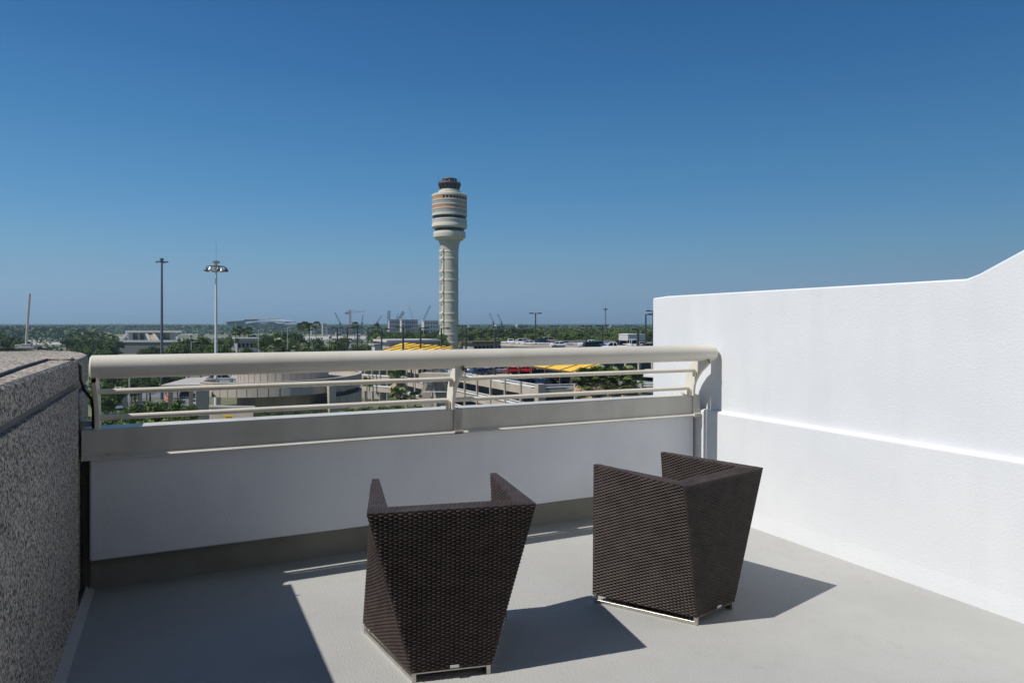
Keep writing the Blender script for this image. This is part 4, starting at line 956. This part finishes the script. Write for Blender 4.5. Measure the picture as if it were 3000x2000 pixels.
def make_palm(seed, skirt=False):   # unit: height 1 (top of crown), crown width about 0.5
    r = np.random.default_rng(seed); e = empty('palm_tree', (0, 0, -500)); V = []; 
    hz = 0.80
    def fronds(n, lo, hi, L, droop, wl=0.17):
        out = []
        for k in range(n):
            a = 2*PI*k/n*2.4+r.random()*0.6; el = lo+(hi-lo)*r.random(); l_ = L*(0.8+0.35*r.random())
            d = np.array([math.cos(a)*math.cos(el), math.sin(a)*math.cos(el), math.sin(el)]); s_ = np.array([-math.sin(a), math.cos(a), 0])
            st = np.array([0, 0, hz])+d*0.02
            # stem then a fan of blades
            hub = st+d*l_*0.5+np.array([0, 0, -droop*l_*0.25])
            for j in range(9):
                t = (j-4)/4*1.15; dd = d*math.cos(t)+s_*math.sin(t); tip = hub+dd*l_*0.5+np.array([0, 0, -droop*l_*(0.25+0.3*r.random())]); w_ = s_*math.cos(t)-d*math.sin(t)
                out.append([hub-w_*0.004, (hub+tip)/2-w_*l_*wl*0.4, tip, (hub+tip)/2+w_*l_*wl*0.4])
            up_ = np.array([0, 0, 0.003]); out.append([st-s_*0.004, hub-s_*0.003, hub+s_*0.003, st+s_*0.004])
        return out
    q = np.array(fronds(48, -0.15 if skirt else -0.5, 1.35, 0.26, 0.5)).reshape(-1, 3); np_obj('crown', q, np.arange(len(q)).reshape(-1, 4), leaf_palm, e)
    if skirt:
        q = np.array(fronds(44, -1.5, -0.85, 0.36, 0.3, 0.16)).reshape(-1, 3); np_obj('dead_fronds', q, np.arange(len(q)).reshape(-1, 4), leaf_dead, e)
    MB().tube([(0.0,0,0),(0.006,0,0.4),(0,0,hz)], [0.020,0.015,0.016], 8).build('trunk', trunk_m, e); return e
oaks = [make_oak(s, leaf_oak) for s in (1, 2, 3)]; lites = [make_oak(s, leaf_lite) for s in (7, 8)]
palms = [make_palm(s) for s in (11, 12)]; palmsk = [make_palm(s, True) for s in (21, 22, 23)]
random.seed(3)
used = set()
def tree(px, ytop, D, wpx, kind, label, group=None, cat='tree', name=None, zb=GZ):
    pr = dict(oak=oaks, lite=lites, palm=palms, palmsk=palmsk)[kind]; src = random.choice(pr)
    top = mast_top_z(ytop, D); W = wpx/FP*D; k = W/0.92; kz = min((top-zb)/0.97, k*1.15)
    loc = gnd(px, D, top-kz*0.97)
    if src.name not in used: used.add(src.name); e = src; e.location = loc; e.rotation_euler = (0, 0, random.random()*6)
    else: e = copy_tree(src, loc, random.random()*6.28)
    e.scale = (k, k, kz)
    gap = (loc.z-zb)/kz
    if gap > 0 and D < 300:
        t_ = MB().tube([(0, 0, -gap), (0, 0, 0.0)], [0.045, 0.036], 8).build('trunk_base', trunk_m, None); t_.parent = e
    if name: e.name = name
    tag(e, label, cat, group); return e
# crown height of palms must stay in proportion: use short, separate crowns
def palm(px, ytop, D, wpx, label, skirt=False, group=None):
    """palm built at real proportions: crown scaled evenly, trunk stretched below"""
    src = random.choice(palmsk if skirt else palms)
    W = wpx/FP*D; k = W/0.50; top = mast_top_z(ytop, D); loc = gnd(px, D, top-k*1.02)
    if src.name not in used: used.add(src.name); e = src; e.location = loc; e.scale = (k, k, k); e.rotation_euler = (0, 0, random.random()*6)
    else: e = copy_tree(src, loc, random.random()*6.28, (k, k, k))
    # lengthen the trunk to the ground when it would hang in the air
    gap = (loc.z-GZ)/k
    if gap > 0:
        t = MB().tube([(0, 0, -gap), (0, 0, 0.0)], [0.024, 0.020], 8).build('trunk_base', trunk_m, None); t.parent = e
    tag(e, label, 'palm tree', group); e.name = 'palm_tree'; return e

ORD = ['first', 'second', 'third', 'fourth', 'fifth', 'sixth', 'seventh', 'eighth', 'ninth', 'tenth', 'eleventh', 'twelfth', 'thirteenth', 'fourteenth', 'fifteenth', 'sixteenth', 'seventeenth', 'eighteenth', 'nineteenth']
ORD += ['twentieth'] + ['twenty-'+q for q in ORD[:9]]
def ordinals(objs, what):
    for k, o_ in enumerate(sorted(objs, key=lambda q: (q.location.dot(rt)/q.location.dot(fw)))): o_['label'] = ORD[k]+' from the left of '+what

for i, (px, yt, D, w_) in enumerate(((-25, 958, 380, 130), (22, 974, 330, 90), (62, 984, 300, 62))):
    tree(px, yt, D, w_, 'oak', ('dark oak at the very left edge of the picture behind the wall top', 'dark green tree left of the lightning rod', 'small dark tree just left of the foot of the lightning rod')[i])
for px, yt, D, w_ in ((205, 976, 430, 30), (222, 971, 440, 28), (238, 974, 420, 30), (255, 970, 430, 30), (272, 972, 430, 28), (290, 975, 425, 30), (306, 972, 430, 30), (322, 976, 420, 28), (338, 980, 425, 28)):
    palm(px, yt, D, w_, 'dull palm in the grove between the lightning rod and the dark light mast', group='palms in the left grove')
for px, yt, D, w_ in ((195, 985, 360, 40), (222, 983, 370, 50), (255, 982, 370, 50), (290, 984, 360, 50), (325, 985, 360, 50), (345, 990, 350, 40)):
    tree(px, yt, D, w_, 'oak', 'dark shrubby tree under the palms of the left grove', 'shrubs in the left grove')
for px, yt, D, w_ in ((240, 998, 290, 60), (285, 1000, 280, 60), (325, 1004, 270, 55), (262, 1008, 250, 60), (300, 1012, 240, 60)):
    tree(px, yt, D, w_, 'oak', 'rounded green tree at the left end of the handrail, below the left grove', 'trees at the left end of the handrail')
for px, yt, D, w_, k_ in ((425, 1012, 270, 46, 'oak'), (452, 1008, 275, 46, 'oak'), (495, 1014, 250, 50, 'oak'), (523, 990, 235, 62, 'oak'), (552, 981, 240, 66, 'oak'), (588, 977, 240, 66, 'oak'), (540, 1004, 215, 70, 'oak'), (600, 998, 215, 60, 'oak')):
    tree(px, yt, D, w_, k_, 'dark leafy oak between the dark and the white light mast', 'oaks between the two masts')
for px, yt, D, w_, k_ in ((650, 986, 225, 56, 'oak'), (622, 1000, 200, 50, 'lite'), (676, 978, 260, 50, 'oak'), (662, 1002, 205, 60, 'lite'), (648, 1010, 190, 60, 'oak'), (720, 1010, 190, 40, 'lite')):
    tree(px, yt, D, w_, k_, 'leafy tree just right of the white light mast', 'trees right of the white mast')
for i, (px, yt) in enumerate(((690, 958), (703, 953), (716, 957), (728, 954))):
    palm(px, yt, 330, 32, 'small brownish palm in the clump right of the white mast, in front of the glass terminal', group='palms before the terminal')
for px, yt, D, w_ in ((742, 974, 330, 44), (775, 971, 320, 50), (805, 968, 330, 56), (838, 967, 330, 56), (868, 968, 330, 50), (765, 984, 280, 46), (850, 980, 290, 60)):
    tree(px, yt, D, w_, 'oak', 'dark oak in the clump behind the bright fan palm', 'oaks behind the fan palm')
palm(805, 984, 150, 74, 'big bright green fan palm standing just above the handrail, right of the white mast')
palm(776, 1002, 145, 46, 'small bright palm at the left foot of the big fan palm')
palm(890, 990, 155, 48, 'bright green palm above the handrail, second palm right of the white mast')
palm(858, 1010, 150, 40, 'low palm with brown fronds between the two bright green palms')
for i, (px, yt) in enumerate(((880, 943), (893, 938), (907, 943), (926, 938))):
    palm(px, yt, 320, 31, 'tall thin palm of the group of four right of the glass terminal', group='four tall palms')
palm(1040, 940, 400, 28, 'lone tall palm close on the right of the red tower crane')
palm(1104, 945, 400, 28, 'lone palm left of the grey block under construction')
palm(1113, 966, 300, 24, 'palm in front of the trees at the left end of the far canopy', skirt=True)
for px, yt, D, w_, k_ in ((905, 1008, 200, 60, 'oak'), (935, 1002, 215, 56, 'oak'), (968, 998, 225, 60, 'lite'), (1000, 1000, 225, 56, 'oak'), (1008, 982, 260, 36, 'oak'), (1035, 1002, 215, 50, 'lite'), (1065, 998, 225, 56, 'oak'), (1090, 1003, 210, 40, 'oak'), (930, 988, 300, 40, 'oak'), (985, 990, 300, 44, 'oak')):
    tree(px, yt, D, w_, k_, 'green bush or low tree behind the four evenly spaced lamp posts', 'bushes behind the lamp posts')
ROWS = ['rear', 'second', 'near', 'foremost']
for row, (D, y0) in enumerate(((430, 962), (340, 969), (290, 980))):
    for k in range(9):
        px = 1100+k*23+row*9+random.uniform(-4, 4)
        tree(px, y0+random.uniform(-4, 4), D, random.uniform(38, 54), 'lite' if random.random() < 0.3 else 'oak', ORD[k]+' from the left in the '+ROWS[row]+' row of trees left of the tower', 'tree belt left of the tower')
for row, (D, y0, n) in enumerate(((520, 958, 27), (420, 962, 26), (350, 969, 26), (300, 981, 20))):
    for k in range(n):
        px = 1345+k*22.5*(1.3 if n == 20 else 1)+row*8+random.uniform(-5, 5)
        if px > 1935: continue
        tree(px, y0+random.uniform(-4, 4), D, random.uniform(34, 52), 'lite' if random.random() < 0.45 else 'oak', ORD[k]+' from the left in the '+ROWS[row]+' row of woods right of the tower', 'wood right of the tower')
tree(1660, 967, 255, 46, 'oak', 'round dark tree standing out in front of the wood, right of the tallest lamp')
tree(1906, 966, 230, 34, 'oak', 'green tree touching the left edge of the white wall')
for i, px in enumerate((1405, 1440, 1500, 1580, 1700, 1780)):
    palm(px, 968+(i % 3)*4, 340, 26, 'pale palm standing among the wood right of the tower', skirt=True, group='palms in the wood')
# below the handrail
for px, yt, D, w_ in ((300, 1085, 170, 70), (345, 1080, 175, 80), (395, 1082, 170, 80), (440, 1084, 172, 70), (485, 1086, 185, 60), (520, 1090, 190, 50), (292, 1112, 120, 90), (330, 1118, 125, 80), (300, 1146, 105, 80), (385, 1112, 140, 60), (430, 1112, 145, 50)):
    tree(px, yt, D, w_, 'oak', 'dark tree seen between the handrail and the upper bar, at the left end', 'dark trees under the handrail')
for px, yt, D, w_ in ((300, 1196, 66, 110), (345, 1186, 68, 110), (392, 1172, 72, 100), (432, 1160, 74, 110), (478, 1157, 76, 110), (520, 1160, 77, 90), (552, 1176, 75, 70), (375, 1212, 58, 130), (450, 1204, 58, 130), (530, 1204, 58, 110), (590, 1214, 60, 60)):
    tree(px, yt, D, w_, 'lite', 'bright green shrub top between the lower rail bars at the left end', 'bright shrubs below the railing', cat='shrub', name='shrub')
for px, yt, D, w_ in ((775, 1196, 85, 60), (820, 1197, 86, 60), (865, 1194, 84, 60), (910, 1192, 86, 60), (1020, 1186, 84, 70), (1070, 1182, 86, 70), (1120, 1180, 86, 70), (1165, 1176, 88, 60), (1210, 1182, 90, 60), (960, 1196, 84, 50), (1290, 1188, 86, 60), (1350, 1180, 92, 50)):
    tree(px, yt, D, w_, 'oak', 'dark green bush below the lower bar, right of the orange sign', 'dark bushes below the railing', cat='shrub', name='shrub')
palm(1168, 1072, 125, 62, 'shaggy palm left of the stair tower, under the handrail', skirt=True)
palm(1170, 1128, 105, 66, 'low green palm between the two rail bars left of the stair tower')
palm(1215, 1142, 100, 50, 'small green palm at the foot of the stair tower')
palm(1075, 1100, 160, 40, 'dark palm right of the spiral ramp')
for i, (px, yt) in enumerate(((1712, 1068), (1752, 1062), (1796, 1070), (1838, 1064), (1862, 1080), (1728, 1092), (1780, 1096), (1826, 1092))):
    palm(px, yt, 92, 70, 'shaggy palm with brown dead fronds in the clump left of the white wall', skirt=True, group='clump of shaggy palms')

# far woodland: one mass reaching to the horizon
def wood(name, n, D0, D1, px0, px1, hmin, hmax, size, seed, power=1.0):
    r = np.random.default_rng(seed); D = D0+(D1-D0)*r.random(n)**power; px = px0+(px1-px0)*r.random(n)
    X = np.array(fw)[None]*D[:, None]+np.array(rt)[None]*((px-1500)/FP*D)[:, None]
    hh = hmin+(hmax-hmin)*r.random(n); cs = []; allV = []
    m_ = 9
    base = np.repeat(X, m_, 0); N = len(base); Rr = size*2.2
    off = r.normal(size=(N, 3)); off /= np.linalg.norm(off, axis=1)[:, None]
    P = base+off*Rr*np.array([1, 1, 0.6]); P[:, 2] = GZ+np.repeat(hh, m_)-Rr*0.6+off[:, 2]*Rr*0.6
    a = r.normal(size=(N, 3)); a /= np.linalg.norm(a, axis=1)[:, None]; b = np.cross(a, r.normal(size=(N, 3))); b /= np.linalg.norm(b, axis=1)[:, None]
    s = size*(0.6+0.8*r.random(N))[:, None]
    V = np.stack([P-a*s, P-b*s*0.7, P+a*s, P+b*s*0.7], 1).reshape(-1, 3)
    o = np_obj(name, V, np.arange(4*N).reshape(-1, 4), forest_m); setting(o, 'stuff'); return o
wood('far_forest', 22000, 1700, 5200, -500, 2400, 9, 17, 3.2, 1, 1.2)
wood('far_forest', 9000, 5200, 9000, -500, 2400, 14, 23, 6.0, 2)
wood('left_forest', 4200, 900, 1700, -600, 290, 8, 15, 3.0, 3)
wood('middle_forest', 1300, 1350, 1900, 330, 1350, 4, 8, 2.6, 4)
wood('right_forest', 9000, 520, 1700, 1330, 2100, 9, 15, 1.8, 5)
wood('ground_shrubs', 500, 450, 900, -300, 1350, 1.5, 4, 1.6, 6)

# ================================================================== FAR BUILDINGS
# glass terminal with a swooping white roof
D = 1800
e = empty('airport_terminal', gnd(750, D)); tag(e, 'far airport terminal with teal glass and a sweeping white roof, on the horizon', 'airport terminal')
Zt = lambda y, d_=D: mast_top_z(y, d_)
poly_prism(MB(), [gnd(663, D), gnd(720, D), gnd(720, D+90), gnd(663, D+90)], GZ, Zt(941)).build('glass_hall', far_teal, e, True)
poly_prism(MB(), [gnd(720, D+20), gnd(832, D+20), gnd(832, D+90), gnd(720, D+90)], GZ, Zt(948)).build('hall_wall', far_wall, e, True)
def roof(pts, D_, dep, th, m, nm):
    b = MB(); i = 0; n = len(pts)
    for px, y in pts:
        p = gnd(px, D_, Zt(y)); q = p+fw*dep
        b.v += [tuple(p), tuple(q), tuple(q-Vector((0,0,th))), tuple(p-Vector((0,0,th)))]
    for k in range(n-1):
        for j in range(4): b.f.append((4*k+j, 4*(k+1)+j, 4*(k+1)+(j+1) % 4, 4*k+(j+1) % 4)); b.mi.append(0)
    b.f += [(0, 1, 2, 3), (4*n-1, 4*n-2, 4*n-3, 4*n-4)]; b.mi += [0, 0]
    return b.build(nm, m, e, True)
roof([(658, 941), (680, 938.5), (715, 936.5), (716, 933.8), (750, 933), (785, 933.5)], D-10, 100, 2.2, far_wall, 'roof')
roof([(720, 948), (738, 944), (760, 942), (782, 945), (800, 950)], D-6, 60, 2.0, white_p, 'arched_roof')
roof([(780, 934.5), (800, 936.5), (820, 938.5), (836, 941)], D-12, 90, 2.0, far_wall, 'roof')
roof([(765, 943), (800, 941), (834, 944)], D-16, 40, 1.5, far_grey, 'lower_roof')
for px in (664, 690, 718, 832): MB().bar(gnd(px, D-12, GZ), gnd(px, D-12, Zt(942)), 2.0).build('roof_column', far_wall, e, True)
# taxiway bridge terminal at left
D = 760
e = empty('taxiway_bridge', gnd(440, D)); tag(e, 'far white bridge with dark square openings left of the dark light mast', 'bridge')
MB().bar(gnd(376, D, Zt(971, D)), gnd(540, D, Zt(971, D)), 12, 2.0).build('bridge_deck', far_wall, e, True)
for a_, b2 in ((376, 389), (405, 409), (424, 434), (452, 473), (498, 515)):
    poly_prism(MB(), [gnd(a_, D), gnd(b2, D), gnd(b2, D+10), gnd(a_, D+10)], GZ, Zt(973, D)).build('abutment', far_wall, e, True)
poly_prism(MB(), [gnd(389, D+9), gnd(500, D+9), gnd(500, D+11), gnd(389, D+11)], GZ, Zt(973, D)).build('opening_shade', dark_gap, e, True)  # near-black sheet puts the shade of the openings into colour
b = MB(); p0, p1, p2, p3 = gnd(428, D-1, Zt(971, D)), gnd(446, D-1, Zt(971, D)), gnd(466, D-14, GZ), gnd(442, D-14, GZ); b.face([p0, p3, p2, p1]); b.build('grass_slope', leaf_dead, e, True)
b = MB(); b.bar(gnd(446, D-2, Zt(971, D)), gnd(468, D-16, GZ), 2.0, 1.5); b.bar(gnd(427, D-2, Zt(971, D)), gnd(441, D-16, GZ), 2.0, 1.5); b.bar(gnd(378, D-2, Zt(972, D)), gnd(352, D-2, GZ+2), 2, 3); b.build('slope_curb', far_wall, e, True)
# retaining wall/elevated road below the bridge
D = 470
e = empty('elevated_road', gnd(430, D)); tag(e, 'long road embankment with a shade-dark wall and a pale edge behind the dark light mast', 'road embankment')
poly_prism(MB(), [gnd(320, D), gnd(520, D), gnd(520, D+14), gnd(320, D+14)], GZ, Zt(1002, D)).build('embankment_wall', reglet, e, True)  # unlit face: its shade is put into the dark grey colour
MB().bar(gnd(338, D-0.5, Zt(999, D)), gnd(520, D-0.5, Zt(999, D)), 0.6, 1.4).build('pale_parapet', far_wall, e, True)
# low structures between the white mast and the fan palm
e, p0, p1, tp_ = bld('low_building', 'low grey building with a white roof edge right of the white light mast', 695, 755, 996, 300, 12, conc_g)
poly_prism(MB(), [p0-YD-XD, p1-YD+XD, p1+YD*13+XD, p0+YD*13-XD], tp_, tp_+0.9).build('roof', far_wall, e, True)
winrow(e, p0, p1, tp_-3.4, tp_-1.4, 5)
e, p0, p1, tp_ = bld('guard_wall', 'low pale concrete barrier above the handrail right of the white mast', 702, 752, 1024, 190, 1.0, far_wall, cat='barrier')
MB().bar(p0+Vector((0,0,tp_-GZ+0.3)), p1+Vector((0,0,tp_-GZ+0.3)), 0.15).build('top_rail', white_p, e, True)
# control tower-like white small structures and far blocks
FB = [
 ('far_house', 'small white domed building right of the four tall palms', 912, 928, 951, 1300, 8, far_wall, 2),
 ('far_block', 'white low block at the left of the construction site', 945, 957, 948, 1300, 8, far_wall, 3),
 ('far_block', 'long brownish block under the red tower crane', 958, 1060, 959, 1350, 12, conc_g, 10),
 ('hotel_block', 'grey block with a white stair tower in the construction site', 1141, 1176, 937, 1100, 10, far_grey, 5),
 ('hotel_block', 'wide mauve grey block right of the white stair tower', 1187, 1224, 937.5, 1100, 12, far_grey, 6),
 ('stair_core', 'white vertical stair tower between the two grey blocks', 1176, 1187, 936, 1090, 8, far_wall, 1),
 ('hotel_block', 'white block with dark openings beside the tower, at the foot of the leaning crane', 1242, 1284, 939.5, 1100, 12, far_wall, 5),
 ('far_house', 'pale roofs far behind the wood just right of the control tower', 1375, 1400, 952, 1500, 12, far_wall, 4),
 ('far_house', 'pale low hall far behind the wood, right of the leaning twin cranes', 1455, 1480, 952, 1500, 12, far_wall, 4),
 ('far_house', 'white roofed hall far behind the wood, left of the tallest parking lamp', 1518, 1542, 952, 1300, 12, far_wall, 4),
 ('far_house', 'pair of pale halls far behind the wood, left of the white wall', 1790, 1835, 953, 1500, 12, far_wall, 6),
 ('far_house', 'pale sheds on the far left plain between grove and mast', 205, 280, 962, 1250, 12, far_wall, 8)]
for nm, lb, a_, b2, y, D, dep, m_, nw in FB:
    e, p0, p1, tp_ = bld(nm, lb, a_, b2, y, D, dep, m_)
    hgt = tp_-GZ; fl = max(1, min(4, int(hgt/6)))
    for k in range(fl): winrow(e, p0, p1, tp_-2.5-k*6-2.5, tp_-2.5-k*6, nw, fill=0.5)
    poly_prism(MB(), [p0-YD-XD, p1-YD+XD, p1+YD*(dep+1)+XD, p0+YD*(dep+1)-XD], tp_, tp_+0.8).build('roof', white_p if m_ is far_wall else far_grey, e, True)

shed_px = [486, 505, 531, 556, 579, 640, 668, 693, 745, 770, 800, 842, 866, 948, 966, 985, 1004, 1048, 1072, 1092, 1118, 1402, 1440, 1500, 1560, 1610, 1700, 1752, 1870]
for k_, px in enumerate(shed_px):
    D_ = 900+((k_*37) % 11)*60; wd = 6+((k_*5) % 7)*2
    e, p0, p1, tp_ = bld('far_shed', ('' if k_ else '')+('first' if k_ == 0 else ORD[k_] if k_ < len(ORD) else 'last')+' from the left of the small pale sheds scattered over the far plain', px, px+wd, 950+(14.5*2024/D_), D_, 7, far_wall if k_ % 3 else conc, group='pale sheds on the far plain')
    poly_prism(MB(), [p0-YD*.5-XD*.5, p1-YD*.5+XD*.5, p1+YD*7.5+XD*.5, p0+YD*7.5-XD*.5], tp_, tp_+0.5).build('roof', white_p if k_ % 2 else conc_g, e, True)
    winrow(e, p0, p1, tp_-3.2, tp_-1.2, 3)
# cranes
def lattice(b, p, q, wd, n):
    p = Vector(p); q = Vector(q); d = (q-p).normalized(); side_ = d.cross(fw).normalized()*wd/2; bk = fw*wd/2
    cs = [side_+bk, side_-bk, -side_-bk, -side_+bk]
    for c_ in cs: b.bar(p+c_, q+c_, wd*0.16)
    for k in range(n):
        a_ = p+(q-p)*k/n; c2 = p+(q-p)*(k+1)/n
        for j in range(4): b.bar(a_+cs[j], c2+cs[(j+1) % 4], wd*0.1)
D = 1250
e = empty('tower_crane', gnd(1026, D)); tag(e, 'red tower crane with a horizontal jib left of the control tower', 'crane')
b = MB(); lattice(b, gnd(1026, D), gnd(1026, D, Zt(908, D)), 2.6, 24); b.build('mast', crane_r, e, True)
b = MB(); lattice(b, gnd(1012, D, Zt(916.5, D)), gnd(1071, D, Zt(911.5, D)), 1.7, 22); b.build('jib', crane_r, e, True)
MB().bar(gnd(1011, D, Zt(917.5, D)), gnd(1021, D, Zt(916.5, D)), 3, 3.5).build('counterweight', crane_d, e, True)
MB().bar(gnd(1026, D, Zt(906, D)), gnd(1055, D, Zt(912.5, D)), 0.4).bar(gnd(1026, D, Zt(906, D)), gnd(1014, D, Zt(916, D)), 0.4).build('stay_cables', crane_d, e, True)
MB().bar(gnd(1028, D, Zt(916, D)), gnd(1032, D, Zt(915.5, D)), 2.5).build('cab', far_wall, e, True)
for i, (x0, y0, x1, y1, wd, lb) in enumerate((
 (996, 946, 981, 915, 1.4, 'thin crawler crane leaning left, left of the red tower crane'),
 (1060, 946, 1063, 922, 1.0, 'faint upright crane just right of the red tower crane'),
 (1105, 944, 1118, 925, 1.2, 'small crane leaning right, midway to the grey blocks'),
 (1138, 955, 1140, 910, 3.0, 'dark upright crane at the left edge of the grey blocks'),
 (1158, 950, 1166, 918, 1.2, 'thin crane leaning right behind the left grey block'),
 (1167, 938, 1183, 913, 3.0, 'thick dark crane boom rising to the right over the grey blocks'),
 (1212, 940, 1199, 897, 0.8, 'very thin pale crane leaning left over the wide grey block'),
 (1240, 939, 1261, 894, 1.8, 'long crane boom leaning right beside the control tower'),
 (1445, 944, 1434, 917, 1.6, 'left one of the twin cranes right of the control tower'),
 (1469, 944, 1458, 919, 1.8, 'right one of the twin cranes right of the control tower'))):
    D = 1300; e = empty('crawler_crane', gnd(x0, D)); tag(e, lb, 'crane', 'crawler cranes')
    b = MB(); lattice(b, gnd(x0, D, Zt(y0, D)), gnd(x1, D, Zt(y1, D)), wd*1.3, 14); b.build('boom', crane_d if i != 6 else crane_r, e, True)
    MB().bar(gnd(x0-2, D, Zt(y0+1, D)), gnd(x0+3, D, Zt(y0+1, D)), 4, 4).build('cab', crane_d, e, True)
    MB().bar(gnd(x0, D, GZ), gnd(x0, D, Zt(y0, D)), 3).build('undercarriage', crane_d, e, True)

for o_ in [o for o in C.objects if o.location.z < -400 and not o.parent]:
    for c_ in list(o_.children_recursive)+[o_]: bpy.data.objects.remove(c_)

PH = {'palms in the left grove': 'the dull palms left of the dark light mast', 'shrubs in the left grove': 'the dark shrubby trees under the left palms',
 'trees at the left end of the handrail': 'the rounded green trees at the left handrail end', 'oaks between the two masts': 'the dark oaks between the two light masts',
 'trees right of the white mast': 'the leafy trees close right of the white mast', 'palms before the terminal': 'the brownish palms before the glass terminal',
 'oaks behind the fan palm': 'the dark oaks behind the bright fan palm', 'four tall palms': 'the four tall thin palms', 'bushes behind the lamp posts': 'the green bushes behind the evenly spaced lamp posts',
 'palms in the wood': 'the pale palms in the wood right of the tower', 'dark trees under the handrail': 'the dark trees between handrail and upper bar',
 'bright shrubs below the railing': 'the bright green shrubs behind the lower rail bars', 'dark bushes below the railing': 'the dark bushes right of the orange sign',
 'clump of shaggy palms': 'the shaggy brown palms by the white wall', 'orange barrels': 'the orange traffic barrels at the dark mast foot'}
for g_, ph in PH.items(): ordinals([o_ for o_ in C.objects if o_.get('group') == g_ and o_.get('label')], ph)

# ------------------------------------------------------------------ haze: one closed box of thin even air
hz = MB().box(-15500, 15500, -15500, 15500, GZ-2.0, 100).build('haze', MATS['asphalt']); setting(hz, 'stuff')
hm = bpy.data.materials.new('haze_air'); hm.use_nodes = True; hn = hm.node_tree.nodes
hn.remove(hn['Principled BSDF']); pv_ = hn.new('ShaderNodeVolumePrincipled')
pv_.inputs['Color'].default_value = (0.60, 0.84, 1.0, 1); pv_.inputs['Density'].default_value = 0.00015; pv_.inputs['Anisotropy'].default_value = 0.2
hm.node_tree.links.new(pv_.outputs[0], hn['Material Output'].inputs['Volume'])
hz.data.materials.clear(); hz.data.materials.append(hm)
